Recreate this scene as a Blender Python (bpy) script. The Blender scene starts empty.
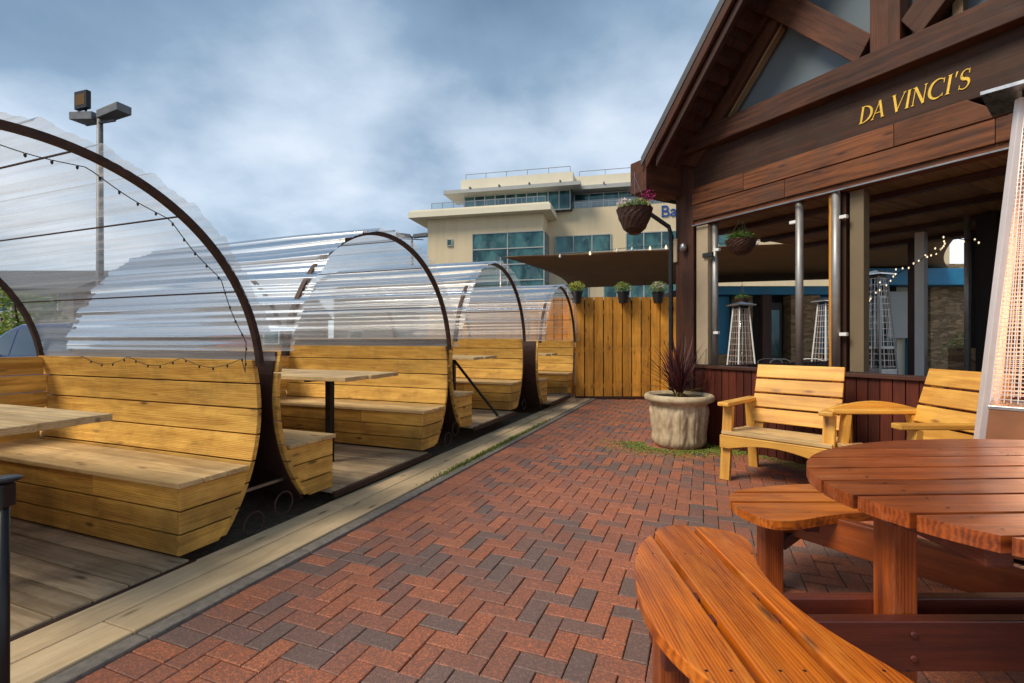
import bpy, math, random
from mathutils import Vector, Matrix, noise
random.seed(11)
R = math.radians
scene = bpy.context.scene
COL = scene.collection
# ------------------------------------------------------------------ camera, world, sun, exposure
EYE = 1.25
cd = bpy.data.cameras.new('camera'); cam = bpy.data.objects.new('camera', cd); COL.objects.link(cam)
cd.sensor_width = 36.0; cd.lens = 36.0 * 490 / 1024; cd.clip_end = 2000; cd.clip_start = 0.02
cam.location = (0, 0, EYE); cam.rotation_euler = (R(90), 0, 0)
cd.shift_y = -1.5 / 1024
scene.camera = cam
scene.view_settings.view_transform = 'Standard'; scene.view_settings.look = 'None'
scene.view_settings.exposure = 0.88; scene.view_settings.gamma = 1.0
scene.render.engine = 'CYCLES'
scene.cycles.transparent_max_bounces = 16
scene.cycles.max_bounces = 6
SUN_DIR = Vector((-0.62, -0.30, 0.78)).normalized()
w = bpy.data.worlds.new('World'); scene.world = w; w.use_nodes = True
nt = w.node_tree; nt.nodes.clear()
def wn(t, **k):
    n = nt.nodes.new(t)
    for a, b in k.items(): setattr(n, a, b)
    return n
out = wn('ShaderNodeOutputWorld'); bg = wn('ShaderNodeBackground'); bg.inputs[1].default_value = 0.118
sky = wn('ShaderNodeTexSky', sky_type='NISHITA', sun_disc=False)
sky.sun_elevation = math.asin(SUN_DIR.z); sky.sun_rotation = math.atan2(SUN_DIR.x, SUN_DIR.y)
tc = wn('ShaderNodeTexCoord'); sep = wn('ShaderNodeSeparateXYZ'); nt.links.new(tc.outputs['Generated'], sep.inputs[0])
def wm(op, a, b=None):
    n = wn('ShaderNodeMath', operation=op)
    for i, v in enumerate((a, b)):
        if v is None: continue
        if isinstance(v, (int, float)): n.inputs[i].default_value = v
        else: nt.links.new(v, n.inputs[i])
    return n.outputs[0]
zc = wm('ADD', wm('MAXIMUM', sep.outputs[2], 0.0), 0.32)
cmb = wn('ShaderNodeCombineXYZ')
nt.links.new(wm('DIVIDE', sep.outputs[0], zc), cmb.inputs[0]); nt.links.new(wm('DIVIDE', sep.outputs[1], zc), cmb.inputs[1])
cmb.inputs[2].default_value = 3.1
nz = wn('ShaderNodeTexNoise'); nz.inputs['Scale'].default_value = 1.4; nz.inputs['Detail'].default_value = 8; nz.inputs['Roughness'].default_value = 0.5; nz.inputs['Distortion'].default_value = 0.0
nt.links.new(cmb.outputs[0], nz.inputs['Vector'])
# the cloud deck thins out towards the horizon and to the right of the street
lift = wm('MULTIPLY', wm('SUBTRACT', 0.44, sep.outputs[2]), 0.72)
side = wm('MULTIPLY', sep.outputs[0], 0.08)
cl = wm('ADD', wm('ADD', wm('ADD', wm('MULTIPLY', wm('SUBTRACT', nz.outputs['Fac'], .5), .95), .5), lift), side)
rp = wn('ShaderNodeValToRGB'); nt.links.new(cl, rp.inputs[0])
e = rp.color_ramp; e.elements[0].position = 0.34; e.elements[0].color = (0.65, 1.1, 1.65, 1)
e.elements[1].position = 0.82; e.elements[1].color = (4.9, 5.15, 5.5, 1)
q = e.elements.new(0.50); q.color = (1.25, 1.85, 2.55, 1)
q = e.elements.new(0.64); q.color = (2.9, 3.45, 4.1, 1)
mx = wn('ShaderNodeMixRGB'); mx.inputs[0].default_value = 0.9
nt.links.new(sky.outputs[0], mx.inputs[1]); nt.links.new(rp.outputs[0], mx.inputs[2])
nt.links.new(mx.outputs[0], bg.inputs[0]); nt.links.new(bg.outputs[0], out.inputs[0])
sl = bpy.data.lights.new('sun', 'SUN'); sl.energy = 2.0; sl.angle = R(24); sl.color = (1.0, 0.90, 0.74)
so = bpy.data.objects.new('sun', sl); COL.objects.link(so)
so.rotation_euler = SUN_DIR.to_track_quat('Z', 'Y').to_euler(); so.location = (-6, -3, 9)

# ------------------------------------------------------------------ materials
MATS = {}
class NT:
    def __init__(s, name):
        s.m = bpy.data.materials.new(name); s.m.use_nodes = True; s.t = s.m.node_tree; s.t.nodes.clear()
        s.out = s.n('ShaderNodeOutputMaterial'); MATS[name] = s.m
    def n(s, ty, **k):
        x = s.t.nodes.new(ty)
        for a, b in k.items(): setattr(x, a, b)
        return x
    def l(s, a, b): s.t.links.new(a, b)
    def set(s, sock, v):
        if isinstance(v, bpy.types.NodeSocket): s.l(v, sock)
        elif isinstance(v, tuple) and len(v) == 3 and sock.type == 'RGBA': sock.default_value = (*v, 1)
        else: sock.default_value = v
    def math(s, op, a, b=0.0, clamp=False):
        x = s.n('ShaderNodeMath', operation=op, use_clamp=clamp); s.set(x.inputs[0], a); s.set(x.inputs[1], b); return x.outputs[0]
    def mix(s, f, a, b, mode='MIX'):
        x = s.n('ShaderNodeMixRGB', blend_type=mode); s.set(x.inputs[0], f); s.set(x.inputs[1], a); s.set(x.inputs[2], b); return x.outputs[0]
    def mapping(s, v, sc):
        x = s.n('ShaderNodeMapping'); s.l(v, x.inputs[0]); x.inputs['Scale'].default_value = sc; return x.outputs[0]
    def noise(s, v, sc, det=3, rough=.55, dist=0):
        x = s.n('ShaderNodeTexNoise'); s.l(v, x.inputs['Vector']); x.inputs['Scale'].default_value = sc
        x.inputs['Detail'].default_value = det; x.inputs['Roughness'].default_value = rough; x.inputs['Distortion'].default_value = dist
        return x.outputs['Fac']
    def ramp(s, f, a, b, ca=(0, 0, 0), cb=(1, 1, 1)):
        x = s.n('ShaderNodeValToRGB'); s.l(f, x.inputs[0]); el = x.color_ramp.elements
        el[0].position = a; el[0].color = (*ca, 1); el[1].position = b; el[1].color = (*cb, 1); return x.outputs[0]
    def bump(s, h, st, d=.01):
        x = s.n('ShaderNodeBump'); s.l(h, x.inputs['Height']); x.inputs['Strength'].default_value = st; x.inputs['Distance'].default_value = d
        return x.outputs[0]
    def obj(s): return s.n('ShaderNodeTexCoord').outputs['Object']
    def pr(s, **k):
        p = s.n('ShaderNodeBsdfPrincipled')
        for a, b in k.items(): s.set(p.inputs[a.replace('_', ' ')], b)
        s.l(p.outputs[0], s.out.inputs[0]); return p

def wood(name, light, dark, knot, rough=.6, coat=0., grain=1., knots=True, stain=.35, stainc=(.06, .045, .03), bumps=.35, tone=.35, worn=None):
    k = NT(name); gp = k.n('ShaderNodeAttribute', attribute_name='gp').outputs['Vector']
    tn = k.n('ShaderNodeAttribute', attribute_name='tone').outputs['Fac']
    big = k.noise(k.mapping(gp, (1.1, 9, 9)), 1.6, 4, .6, .8)
    wv = k.n('ShaderNodeTexWave', wave_type='BANDS', bands_direction='Y'); k.l(k.mapping(gp, (.35, 9 * grain, 9 * grain)), wv.inputs['Vector'])
    wv.inputs['Scale'].default_value = 3.2; wv.inputs['Distortion'].default_value = 9; wv.inputs['Detail'].default_value = 4; wv.inputs['Detail Scale'].default_value = .8
    fine = k.noise(k.mapping(gp, (2.2, 55, 55)), 1.0, 5, .8)
    f = k.math('ADD', k.math('MULTIPLY', big, .58), k.math('MULTIPLY', wv.outputs['Fac'], .15))
    f = k.math('ADD', f, k.math('MULTIPLY', fine, .34))
    c = k.ramp(f, .34, .68, dark, light)
    if knots:
        vo = k.n('ShaderNodeTexVoronoi', feature='F1'); k.l(k.mapping(gp, (2.6, 8.5, 8.5)), vo.inputs['Vector']); vo.inputs['Scale'].default_value = 1.0
        kn = k.ramp(k.math('ADD', vo.outputs['Distance'], k.math('MULTIPLY', k.math('SUBTRACT', fine, .5), .12)), .05, .17, (1, 1, 1), (0, 0, 0))
        c = k.mix(k.math('MULTIPLY', kn, .85), c, knot)
    ob = k.obj()
    st = k.ramp(k.noise(ob, 2.4, 6, .65), .46, .72)
    c = k.mix(k.math('MULTIPLY', st, stain), c, stainc)
    if worn:
        wr = k.ramp(k.noise(k.mapping(gp, (2.5, 14, 14)), 1.3, 5, .7), .52, .68)
        c = k.mix(k.math('MULTIPLY', wr, .7), c, worn)
    sc = k.math('ADD', k.math('MULTIPLY', tn, tone), 1 - tone / 2)
    hs = k.n('ShaderNodeHueSaturation'); k.l(c, hs.inputs['Color']); k.l(sc, hs.inputs['Value'])
    rr = k.math('ADD', k.math('MULTIPLY', k.noise(ob, 6, 4), .35), rough - .17)
    p = k.pr(Base_Color=hs.outputs[0], Roughness=rr, Coat_Weight=coat, Coat_Roughness=.22)
    p.inputs['Specular IOR Level'].default_value = .5 if coat > .1 else .28
    hgt = k.math('ADD', fine, k.math('MULTIPLY', big, .8))
    k.l(k.bump(hgt, bumps, .004), p.inputs['Normal']); return k.m

def plain(name, c, rough=.6, metal=0., var=.25, sc=8, bump=.1, coat=0, spec=.5):
    k = NT(name); ob = k.obj(); n_ = k.noise(ob, sc, 5, .6)
    col = k.mix(k.ramp(n_, .3, .75), tuple(v * (1 - var) for v in c), tuple(min(1, v * (1 + var)) for v in c))
    p = k.pr(Base_Color=col, Roughness=k.math('ADD', k.math('MULTIPLY', n_, .25), rough - .12), Metallic=metal, Coat_Weight=coat)
    p.inputs['Specular IOR Level'].default_value = spec
    if bump: k.l(k.bump(k.noise(ob, sc * 5, 4, .6), bump, .004), p.inputs['Normal'])
    return k.m

wood('pine', (.90, .53, .12), (.38, .16, .024), (.10, .045, .015), .55, stain=.55, stainc=(.10, .065, .03), tone=.45)
wood('pine_chair', (.80, .44, .08), (.52, .22, .025), (.20, .06, .012), .5, coat=.12, stain=.3, tone=.25, stainc=(.3, .15, .05))
wood('pine_fence', (.92, .43, .06), (.50, .18, .02), (.14, .05, .01), .6, stain=.4, tone=.5)
wood('pine_worn', (.78, .55, .27), (.46, .28, .11), (.14, .09, .05), .6, stain=.5, stainc=(.16, .12, .08))
wood('deck', (.56, .42, .26), (.28, .19, .105), (.07, .05, .03), .6, stain=.7, stainc=(.075, .06, .045), tone=.4)
wood('sleeper', (.80, .60, .36), (.55, .38, .20), (.16, .10, .05), .7, knots=True, stain=.28, stainc=(.14, .11, .07), tone=.3)
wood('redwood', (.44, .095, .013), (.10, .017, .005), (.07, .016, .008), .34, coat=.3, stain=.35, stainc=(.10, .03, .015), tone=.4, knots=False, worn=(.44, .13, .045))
wood('redwood_seat', (.70, .175, .010), (.17, .026, .004), (.08, .03, .012), .36, coat=.3, stain=.45, stainc=(.13, .035, .012), tone=.3, knots=True, worn=(.62, .20, .025), bumps=.5)
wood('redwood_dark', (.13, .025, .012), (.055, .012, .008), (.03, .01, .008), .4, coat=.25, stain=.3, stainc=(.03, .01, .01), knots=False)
wood('timber', (.115, .038, .016), (.022, .009, .006), (.02, .01, .008), .6, coat=.0, stain=.5, stainc=(.035, .02, .015), tone=.5)
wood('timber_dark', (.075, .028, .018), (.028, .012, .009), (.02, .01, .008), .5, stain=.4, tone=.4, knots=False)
wood('cladding', (.23, .076, .024), (.045, .014, .007), (.03, .013, .01), .6, coat=.0, stain=.6, stainc=(.07, .045, .035), tone=.5)
wood('dado', (.12, .025, .012), (.045, .011, .007), (.03, .01, .01), .55, coat=.0, stain=.4, stainc=(.04, .015, .01), knots=False, tone=.7)
wood('sign_wood', (.055, .019, .008), (.02, .009, .005), (.02, .01, .008), .6, stain=.3, knots=False)
wood('ceiling_wood', (.32, .20, .10), (.17, .10, .05), (.1, .05, .03), .6, stain=.3, knots=False)
plain('rust', (.055, .026, .018), .65, .3, .5, 20, .3)
plain('black_metal', (.012, .012, .013), .42, .3, .3, 12, .05)
plain('pole_steel', (.34, .33, .32), .5, .7, .12, 10, .03)
plain('grille_steel', (.85, .74, .68), .4, .5, .05, 10, 0)
plain('steel', (.62, .61, .6), .28, 1., .12, 10, .03)
plain('lamp_grey', (.16, .16, .165), .5, .3, .2, 6, .05)
plain('dull_steel', (.30, .30, .30), .38, .9, .2, 10, .05)
plain('brushed_bronze', (.36, .15, .07), .45, .55, .25, 3, .03)
plain('concrete', (.21, .18, .15), .85, 0, .35, 30, .5)
plain('asphalt', (.05, .05, .052), .9, 0, .3, 20, .4)
k = NT('cream_render'); ob = k.obj(); st = k.ramp(k.noise(k.mapping(ob, (1.6, 1.6, .12)), 1.0, 5, .7), .42, .75)
c = k.mix(k.math('MULTIPLY', st, .38), (.72, .58, .37), (.48, .38, .24)); c = k.mix(k.math('MULTIPLY', k.ramp(k.noise(ob, .25, 4), .4, .7), .2), c, (.80, .68, .48)); k.pr(Base_Color=c, Roughness=.85)
plain('cream_trim', (.80, .72, .55), .8, 0, .06, .5, 0)
plain('grey_trim', (.42, .42, .40), .6, 0, .1, 1, 0)
plain('olive_paint', (.17, .125, .07), .7, 0, .1, 5, .05)
plain('beige_paint', (.40, .31, .20), .6, 0, .1, 5, .05)
plain('sail', (.40, .22, .105), .9, 0, .12, 2, .1)
plain('blue_paint', (.01, .22, .42), .45, 0, .15, 3, .05)
plain('white_paint', (.75, .75, .72), .5, 0, .08, 3, .03)
plain('plastic_black', (.015, .015, .015), .4, 0, .2, 5, 0)
plain('gold', (.90, .55, .07), .35, .35, .12, 20, .05)
plain('soil', (.03, .02, .013), .95, 0, .5, 30, .6)
plain('gravel', (.13, .095, .06), .95, 0, .5, 25, .6)
plain('slate', (.09, .09, .10), .7, 0, .2, 2, .2)
plain('car_paint', (.015, .03, .10), .3, .0, .1, 2, 0, .4)
plain('rubber', (.02, .02, .02), .8)
plain('sign_blue', (.0, .06, .30), .5)
plain('red_plastic', (.5, .02, .01), .3)
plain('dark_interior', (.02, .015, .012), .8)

def leafmat(name, a, b, trans=.3):
    k = NT(name); t_ = k.n('ShaderNodeAttribute', attribute_name='tone').outputs['Fac']
    c = k.mix(t_, a, b)
    p = k.n('ShaderNodeBsdfPrincipled'); k.l(c, p.inputs['Base Color']); p.inputs['Roughness'].default_value = .55
    tr = k.n('ShaderNodeBsdfTranslucent'); k.l(c, tr.inputs[0]); m = k.n('ShaderNodeMixShader'); m.inputs[0].default_value = trans
    k.l(p.outputs[0], m.inputs[1]); k.l(tr.outputs[0], m.inputs[2]); k.l(m.outputs[0], k.out.inputs[0])
leafmat('leaf', (.03, .08, .012), (.14, .22, .03)); leafmat('leaf_bright', (.09, .17, .02), (.30, .36, .05))
leafmat('cordyline', (.045, .010, .014), (.13, .03, .03), .15)
leafmat('petal_pink', (.55, .10, .25), (.75, .35, .5)); leafmat('petal_white', (.7, .5, .5), (.8, .7, .7)); leafmat('petal_yellow', (.6, .4, .03), (.7, .55, .08))
leafmat('petal_magenta', (.35, .01, .12), (.55, .03, .22))
leafmat('weed', (.08, .15, .02), (.28, .32, .04)); leafmat('dry_leaf', (.25, .18, .05), (.4, .3, .09))

def stone(name, a, b, sc=1.0, squash=True):
    k = NT(name); ob = k.obj(); v = k.mapping(ob, (1, 1, 3.2) if squash else (1, 1, 1))
    vo = k.n('ShaderNodeTexVoronoi', feature='F1'); k.l(v, vo.inputs[0]); vo.inputs['Scale'].default_value = 5 * sc
    ve = k.n('ShaderNodeTexVoronoi', feature='DISTANCE_TO_EDGE'); k.l(v, ve.inputs[0]); ve.inputs['Scale'].default_value = 5 * sc
    sx = k.n('ShaderNodeSeparateColor'); k.l(vo.outputs['Color'], sx.inputs[0])
    c = k.mix(sx.outputs[0], a, b); c = k.mix(k.ramp(ve.outputs[0], .0, .05, (1, 1, 1), (0, 0, 0)), c, (.10, .08, .06))
    p = k.pr(Base_Color=c, Roughness=.9); k.l(k.bump(ve.outputs[0], .5, .03), p.inputs['Normal'])
stone('stonework', (.20, .12, .06), (.46, .30, .16))
# carved stone planter
k = NT('cast_stone'); ob = k.obj(); n1 = k.noise(ob, 9, 6, .65); n2 = k.noise(ob, 2.5, 4)
c = k.mix(k.ramp(n1, .3, .7), (.34, .24, .13), (.66, .54, .36)); c = k.mix(k.math('MULTIPLY', k.ramp(n2, .5, .7), .45), c, (.22, .17, .10))
p = k.pr(Base_Color=c, Roughness=.9); k.l(k.bump(n1, .6, .01), p.inputs['Normal'])
# brick paving
k = NT('paver'); ob = k.obj(); tn = k.n('ShaderNodeAttribute', attribute_name='tone').outputs['Fac']
x = k.n('ShaderNodeValToRGB'); k.l(tn, x.inputs[0]); el = x.color_ramp.elements
el[0].position = 0; el[0].color = (.22, .145, .12, 1); el[1].position = 1; el[1].color = (.64, .20, .085, 1)
for po, cc in ((.25, (.26, .15, .12)), (.42, (.33, .145, .10)), (.58, (.43, .15, .085)), (.8, (.55, .165, .072))): q = el.new(po); q.color = (*cc, 1)
sp = k.noise(ob, 75, 4, .95); mo = k.noise(ob, 14, 5, .65)
c = k.mix(k.math('MULTIPLY', k.ramp(sp, .52, .66), .55), x.outputs[0], (.46, .34, .27)); c = k.mix(k.math('MULTIPLY', k.ramp(sp, .47, .36), .6), c, (.06, .04, .035))
c = k.mix(k.math('MULTIPLY', k.ramp(mo, .52, .75), .5), c, (.11, .07, .06))
c = k.mix(k.math('MULTIPLY', k.ramp(k.noise(ob, .9, 5, .6), .50, .68), .35), c, (.09, .065, .055))
p = k.pr(Base_Color=c, Roughness=k.math('ADD', k.math('MULTIPLY', mo, .4), .38)); k.l(k.bump(k.math('ADD', sp, mo), .5, .004), p.inputs['Normal'])
k = NT('joint_sand'); ob = k.obj(); c = k.mix(k.ramp(k.noise(ob, 3, 5), .45, .62), (.13, .10, .075), (.09, .10, .04)); k.pr(Base_Color=c, Roughness=.95)
# far brick walls
k = NT('far_brick'); b = k.n('ShaderNodeTexBrick'); k.l(k.obj(), b.inputs[0]); b.inputs['Scale'].default_value = 3
b.inputs[1].default_value = (.30, .11, .06, 1); b.inputs[2].default_value = (.24, .08, .05, 1); b.inputs[3].default_value = (.3, .26, .22, 1); k.pr(Base_Color=b.outputs[0], Roughness=.9)
# glass: reflects and shows what is behind
def glass(name, tint, base, rough=.02, ior=1.5):
    k = NT(name); fr = k.n('ShaderNodeFresnel'); fr.inputs[0].default_value = ior
    tr = k.n('ShaderNodeBsdfTransparent'); tr.inputs[0].default_value = (*tint, 1)
    df = k.n('ShaderNodeBsdfDiffuse'); df.inputs[0].default_value = (*base, 1)
    gl = k.n('ShaderNodeBsdfGlossy'); gl.inputs[1].default_value = rough
    m1 = k.n('ShaderNodeMixShader'); m1.inputs[0].default_value = .0 if base == (0, 0, 0) else .5
    k.l(tr.outputs[0], m1.inputs[1]); k.l(df.outputs[0], m1.inputs[2])
    m2 = k.n('ShaderNodeMixShader'); k.l(k.math('MINIMUM', k.math('ADD', k.math('MULTIPLY', fr.outputs[0], 1.4), .04), 1.), m2.inputs[0])
    k.l(m1.outputs[0], m2.inputs[1]); k.l(gl.outputs[0], m2.inputs[2]); k.l(m2.outputs[0], k.out.inputs[0])
glass('clear_glass', (.92, .94, .93), (0, 0, 0)); k = NT('gable_glass'); k.pr(Base_Color=(.17, .20, .215), Roughness=.15)
glass('car_glass', (.25, .3, .32), (.02, .03, .04), .05, 1.9)
k = NT('teal_glass'); ob = k.obj(); n0 = k.noise(k.mapping(ob, (.7, .7, .35)), 1.0, 3); c = k.mix(k.ramp(n0, .4, .6), (.010, .05, .06), (.06, .17, .165))
sxx = k.n('ShaderNodeSeparateXYZ'); k.l(ob, sxx.inputs[0]); bl = k.n('ShaderNodeTexVoronoi', feature='F1'); k.l(k.mapping(ob, (.45, .45, .3)), bl.inputs[0]); bc = k.n('ShaderNodeSeparateColor'); k.l(bl.outputs['Color'], bc.inputs[0])
c = k.mix(k.math('MULTIPLY', k.math('GREATER_THAN', bc.outputs[0], .85), .18), c, (.22, .30, .28)); k.pr(Base_Color=c, Roughness=.07, Metallic=.3)
# corrugated clear plastic sheet, streaked along the pod by rain marks and scratches
k = NT('clear_plastic'); gp = k.n('ShaderNodeAttribute', attribute_name='gp').outputs['Vector']
s1 = k.noise(k.mapping(gp, (.35, 26, 1)), 1.0, 4, .7); s2 = k.noise(k.mapping(gp, (.8, 5, 1)), 1.0, 3, .5)
op = k.math('ADD', k.math('MULTIPLY', k.ramp(s1, .42, .70), .38), k.math('MULTIPLY', k.ramp(s2, .4, .75), .14))
lw = k.n('ShaderNodeLayerWeight'); lw.inputs[0].default_value = .45
op = k.math('ADD', op, k.math('MULTIPLY', lw.outputs['Facing'], .16)); op = k.math('MINIMUM', k.math('ADD', op, .13), .85)
tr = k.n('ShaderNodeBsdfTransparent'); tr.inputs[0].default_value = (.95, .96, .96, 1)
df = k.n('ShaderNodeBsdfDiffuse'); df.inputs[0].default_value = (.80, .79, .78, 1)
tl = k.n('ShaderNodeBsdfTranslucent'); tl.inputs[0].default_value = (.84, .83, .82, 1)
gl = k.n('ShaderNodeBsdfGlossy'); gl.inputs[1].default_value = .2; gl.inputs[0].default_value = (.95, .95, .95, 1)
m0 = k.n('ShaderNodeMixShader'); m0.inputs[0].default_value = .6; k.l(df.outputs[0], m0.inputs[1]); k.l(tl.outputs[0], m0.inputs[2])
m1 = k.n('ShaderNodeMixShader'); k.l(op, m1.inputs[0]); k.l(tr.outputs[0], m1.inputs[1]); k.l(m0.outputs[0], m1.inputs[2])
fr = k.n('ShaderNodeFresnel'); fr.inputs[0].default_value = 1.22
m2 = k.n('ShaderNodeMixShader'); k.l(fr.outputs[0], m2.inputs[0]); k.l(m1.outputs[0], m2.inputs[1]); k.l(gl.outputs[0], m2.inputs[2]); k.l(m2.outputs[0], k.out.inputs[0])
def emit(name, c, s):
    k = NT(name); e_ = k.n('ShaderNodeEmission'); e_.inputs[0].default_value = (*c, 1); e_.inputs[1].default_value = s; k.l(e_.outputs[0], k.out.inputs[0])
emit('bulb_glow', (1, .78, .5), .8); emit('flame', (1, .5, .25), 9); emit('flood_glow', (.8, .5, .25), .10)

# ------------------------------------------------------------------ mesh builder
class MB:
    def __init__(s): s.v = []; s.f = []; s.gp = []; s.tn = []; s.mi = []; s.M = Matrix.Identity(4)
    def add(s, vs, fs, grain=None, tone=None, mi=0):
        b = len(s.v); off = Vector((random.uniform(0, 40), random.uniform(0, 40), random.uniform(0, 40))); t = random.random() if tone is None else tone
        for i, p in enumerate(vs):
            p = Vector(p); s.v.append(tuple(s.M @ p)); g = Vector(grain[i]) if grain else p; s.gp.append(tuple(g + off)); s.tn.append(t)
        for f in fs: s.f.append([b + i for i in f]); s.mi.append(mi)
    def box(s, c, d, ax=None, rot=None, tone=None, mi=0):
        c = Vector(c); hx, hy, hz = [x / 2 for x in d]
        if ax is None: ax = max(range(3), key=lambda i: d[i])
        P = [Vector((x, y, z)) for x in (-hx, hx) for y in (-hy, hy) for z in (-hz, hz)]
        o = [ax, (ax + 1) % 3, (ax + 2) % 3]
        g = [(p[o[0]], p[o[1]], p[o[2]]) for p in P]
        Rm = rot if rot is not None else Matrix.Identity(3)
        s.add([c + Rm @ p for p in P], [(0, 1, 3, 2), (4, 6, 7, 5), (0, 4, 5, 1), (2, 3, 7, 6), (0, 2, 6, 4), (1, 5, 7, 3)], g, tone, mi)
    def bar(s, a, b, wd, ht, up=(0, 0, 1), tone=None):   # box from a to b
        a = Vector(a); b = Vector(b); d = b - a; L = d.length; x = d.normalized(); y = Vector(up).cross(x)
        if y.length < 1e-5: y = Vector((0, 1, 0))
        y.normalize(); z = x.cross(y); Rm = Matrix((x, y, z)).transposed(); s.box((a + b) / 2, (L, wd, ht), 0, Rm, tone)
    def prism(s, poly, z0, z1, M=None, ax=0, tone=None):  # poly in xy, extruded in z, M places it
        n = len(poly); A = sum(poly[i][0] * poly[(i + 1) % n][1] - poly[(i + 1) % n][0] * poly[i][1] for i in range(n))
        if A < 0: poly = poly[::-1]
        P = [Vector((x, y, z0)) for x, y in poly] + [Vector((x, y, z1)) for x, y in poly]
        g = [(p[ax], p[1 - ax], p[2]) for p in P]
        if M is not None: P = [M @ p for p in P]
        s.add(P, [list(range(n))[::-1], list(range(n, 2 * n))] + [(i, (i + 1) % n, n + (i + 1) % n, n + i) for i in range(n)], g, tone)
    def tube(s, pts, r, n=8, closed=False, tone=None):
        pts = [Vector(p) for p in pts]; N = len(pts); V = []; G = []; F = []; L = 0
        for i, p in enumerate(pts):
            d = (pts[(i + 1) % N] - pts[i - 1]) if closed else (pts[min(i + 1, N - 1)] - pts[max(i - 1, 0)])
            d.normalize(); u = d.orthogonal() if i == 0 else (u - u.dot(d) * d)
            u.normalize(); v = d.cross(u); rr = r[i] if isinstance(r, (list, tuple)) else r
            if i: L += (p - pts[i - 1]).length
            for j in range(n):
                a = 2 * math.pi * j / n; V.append(p + rr * (math.cos(a) * u + math.sin(a) * v)); G.append((L, .05 * math.cos(a), .05 * math.sin(a)))
        for i in range(N if closed else N - 1):
            for j in range(n): F.append((i * n + j, i * n + (j + 1) % n, ((i + 1) % N) * n + (j + 1) % n, ((i + 1) % N) * n + j))
        if not closed: F.append(list(range(n))[::-1]); F.append([(N - 1) * n + j for j in range(n)])
        s.add(V, F, G, tone)
    def lathe(s, prof, n=32, c=(0, 0, 0), rf=None, tone=None):
        c = Vector(c); V = []; F = []
        for i, (r, z) in enumerate(prof):
            for j in range(n):
                a = 2 * math.pi * j / n; q = r * (rf(a, z) if rf else 1); V.append(c + Vector((q * math.cos(a), q * math.sin(a), z)))
        for i in range(len(prof) - 1):
            for j in range(n): F.append((i * n + j, i * n + (j + 1) % n, (i + 1) * n + (j + 1) % n, (i + 1) * n + j))
        F.append(list(range(n))[::-1]); F.append([(len(prof) - 1) * n + j for j in range(n)])
        s.add(V, F, None, tone)
    def quad(s, a, b, c, d, tone=None): s.add([a, b, c, d], [(0, 1, 2, 3)], None, tone)
    def build(s, name, mat, parent=None, bevel=0, smooth=False, label=None):
        me = bpy.data.meshes.new(name); me.from_pydata(s.v, [], s.f)
        a = me.attributes.new('gp', 'FLOAT_VECTOR', 'POINT'); a.data.foreach_set('vector', [x for p in s.gp for x in p])
        a = me.attributes.new('tone', 'FLOAT', 'POINT'); a.data.foreach_set('value', s.tn)
        mats = mat if isinstance(mat, (list, tuple)) else [mat]
        for m_ in mats: me.materials.append(MATS[m_])
        if len(mats) > 1: me.polygons.foreach_set('material_index', s.mi)
        if smooth: me.polygons.foreach_set('use_smooth', [True] * len(me.polygons))
        me.update(); o = bpy.data.objects.new(name, me); COL.objects.link(o)
        if parent: o.parent = parent
        if bevel:
            b = o.modifiers.new('bevel', 'BEVEL'); b.width = bevel; b.segments = 2; b.limit_method = 'ANGLE'; b.angle_limit = R(35)
        if smooth == 'auto': pass
        if label: o['label'] = label
        return o
def tag(o, label=None, cat=None, group=None, kind=None):
    if label: o['label'] = label
    if cat: o['category'] = cat
    if group: o['group'] = group
    if kind: o['kind'] = kind
    return o
def empty(name, loc=(0, 0, 0), rz=0, label=None, cat=None, group=None):
    o = bpy.data.objects.new(name, None); COL.objects.link(o); o.location = loc; o.rotation_euler = (0, 0, rz); o.empty_display_size = .2
    return tag(o, label, cat, group)
def copy_tree(o, parent=None):
    c = o.copy(); COL.objects.link(c)
    if parent: c.parent = parent
    for ch in [x for x in bpy.data.objects if x.parent == o]: copy_tree(ch, c)
    return c
def clip(poly, nx, ny, d):   # keep nx*x+ny*y >= d
    o = []
    for i in range(len(poly)):
        a = poly[i]; b = poly[(i + 1) % len(poly)]; fa = nx * a[0] + ny * a[1] - d; fb = nx * b[0] + ny * b[1] - d
        if fa >= 0: o.append(a)
        if fa * fb < 0: t = fa / (fa - fb); o.append((a[0] + t * (b[0] - a[0]), a[1] + t * (b[1] - a[1])))
    return o

# ------------------------------------------------------------------ street frame: s along the kerb, a away to the left
TH = math.atan2(.9304, .3665); DK = Vector((math.cos(TH), math.sin(TH), 0)); DP = Vector((-math.sin(TH), math.cos(TH), 0)); O0 = Vector((-2.89, 0, 0))
def K(s, a, z=0): return O0 + s * DK + a * DP + Vector((0, 0, z))
MK = Matrix.Translation(O0) @ Matrix.Rotation(TH, 4, 'Z')

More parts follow.
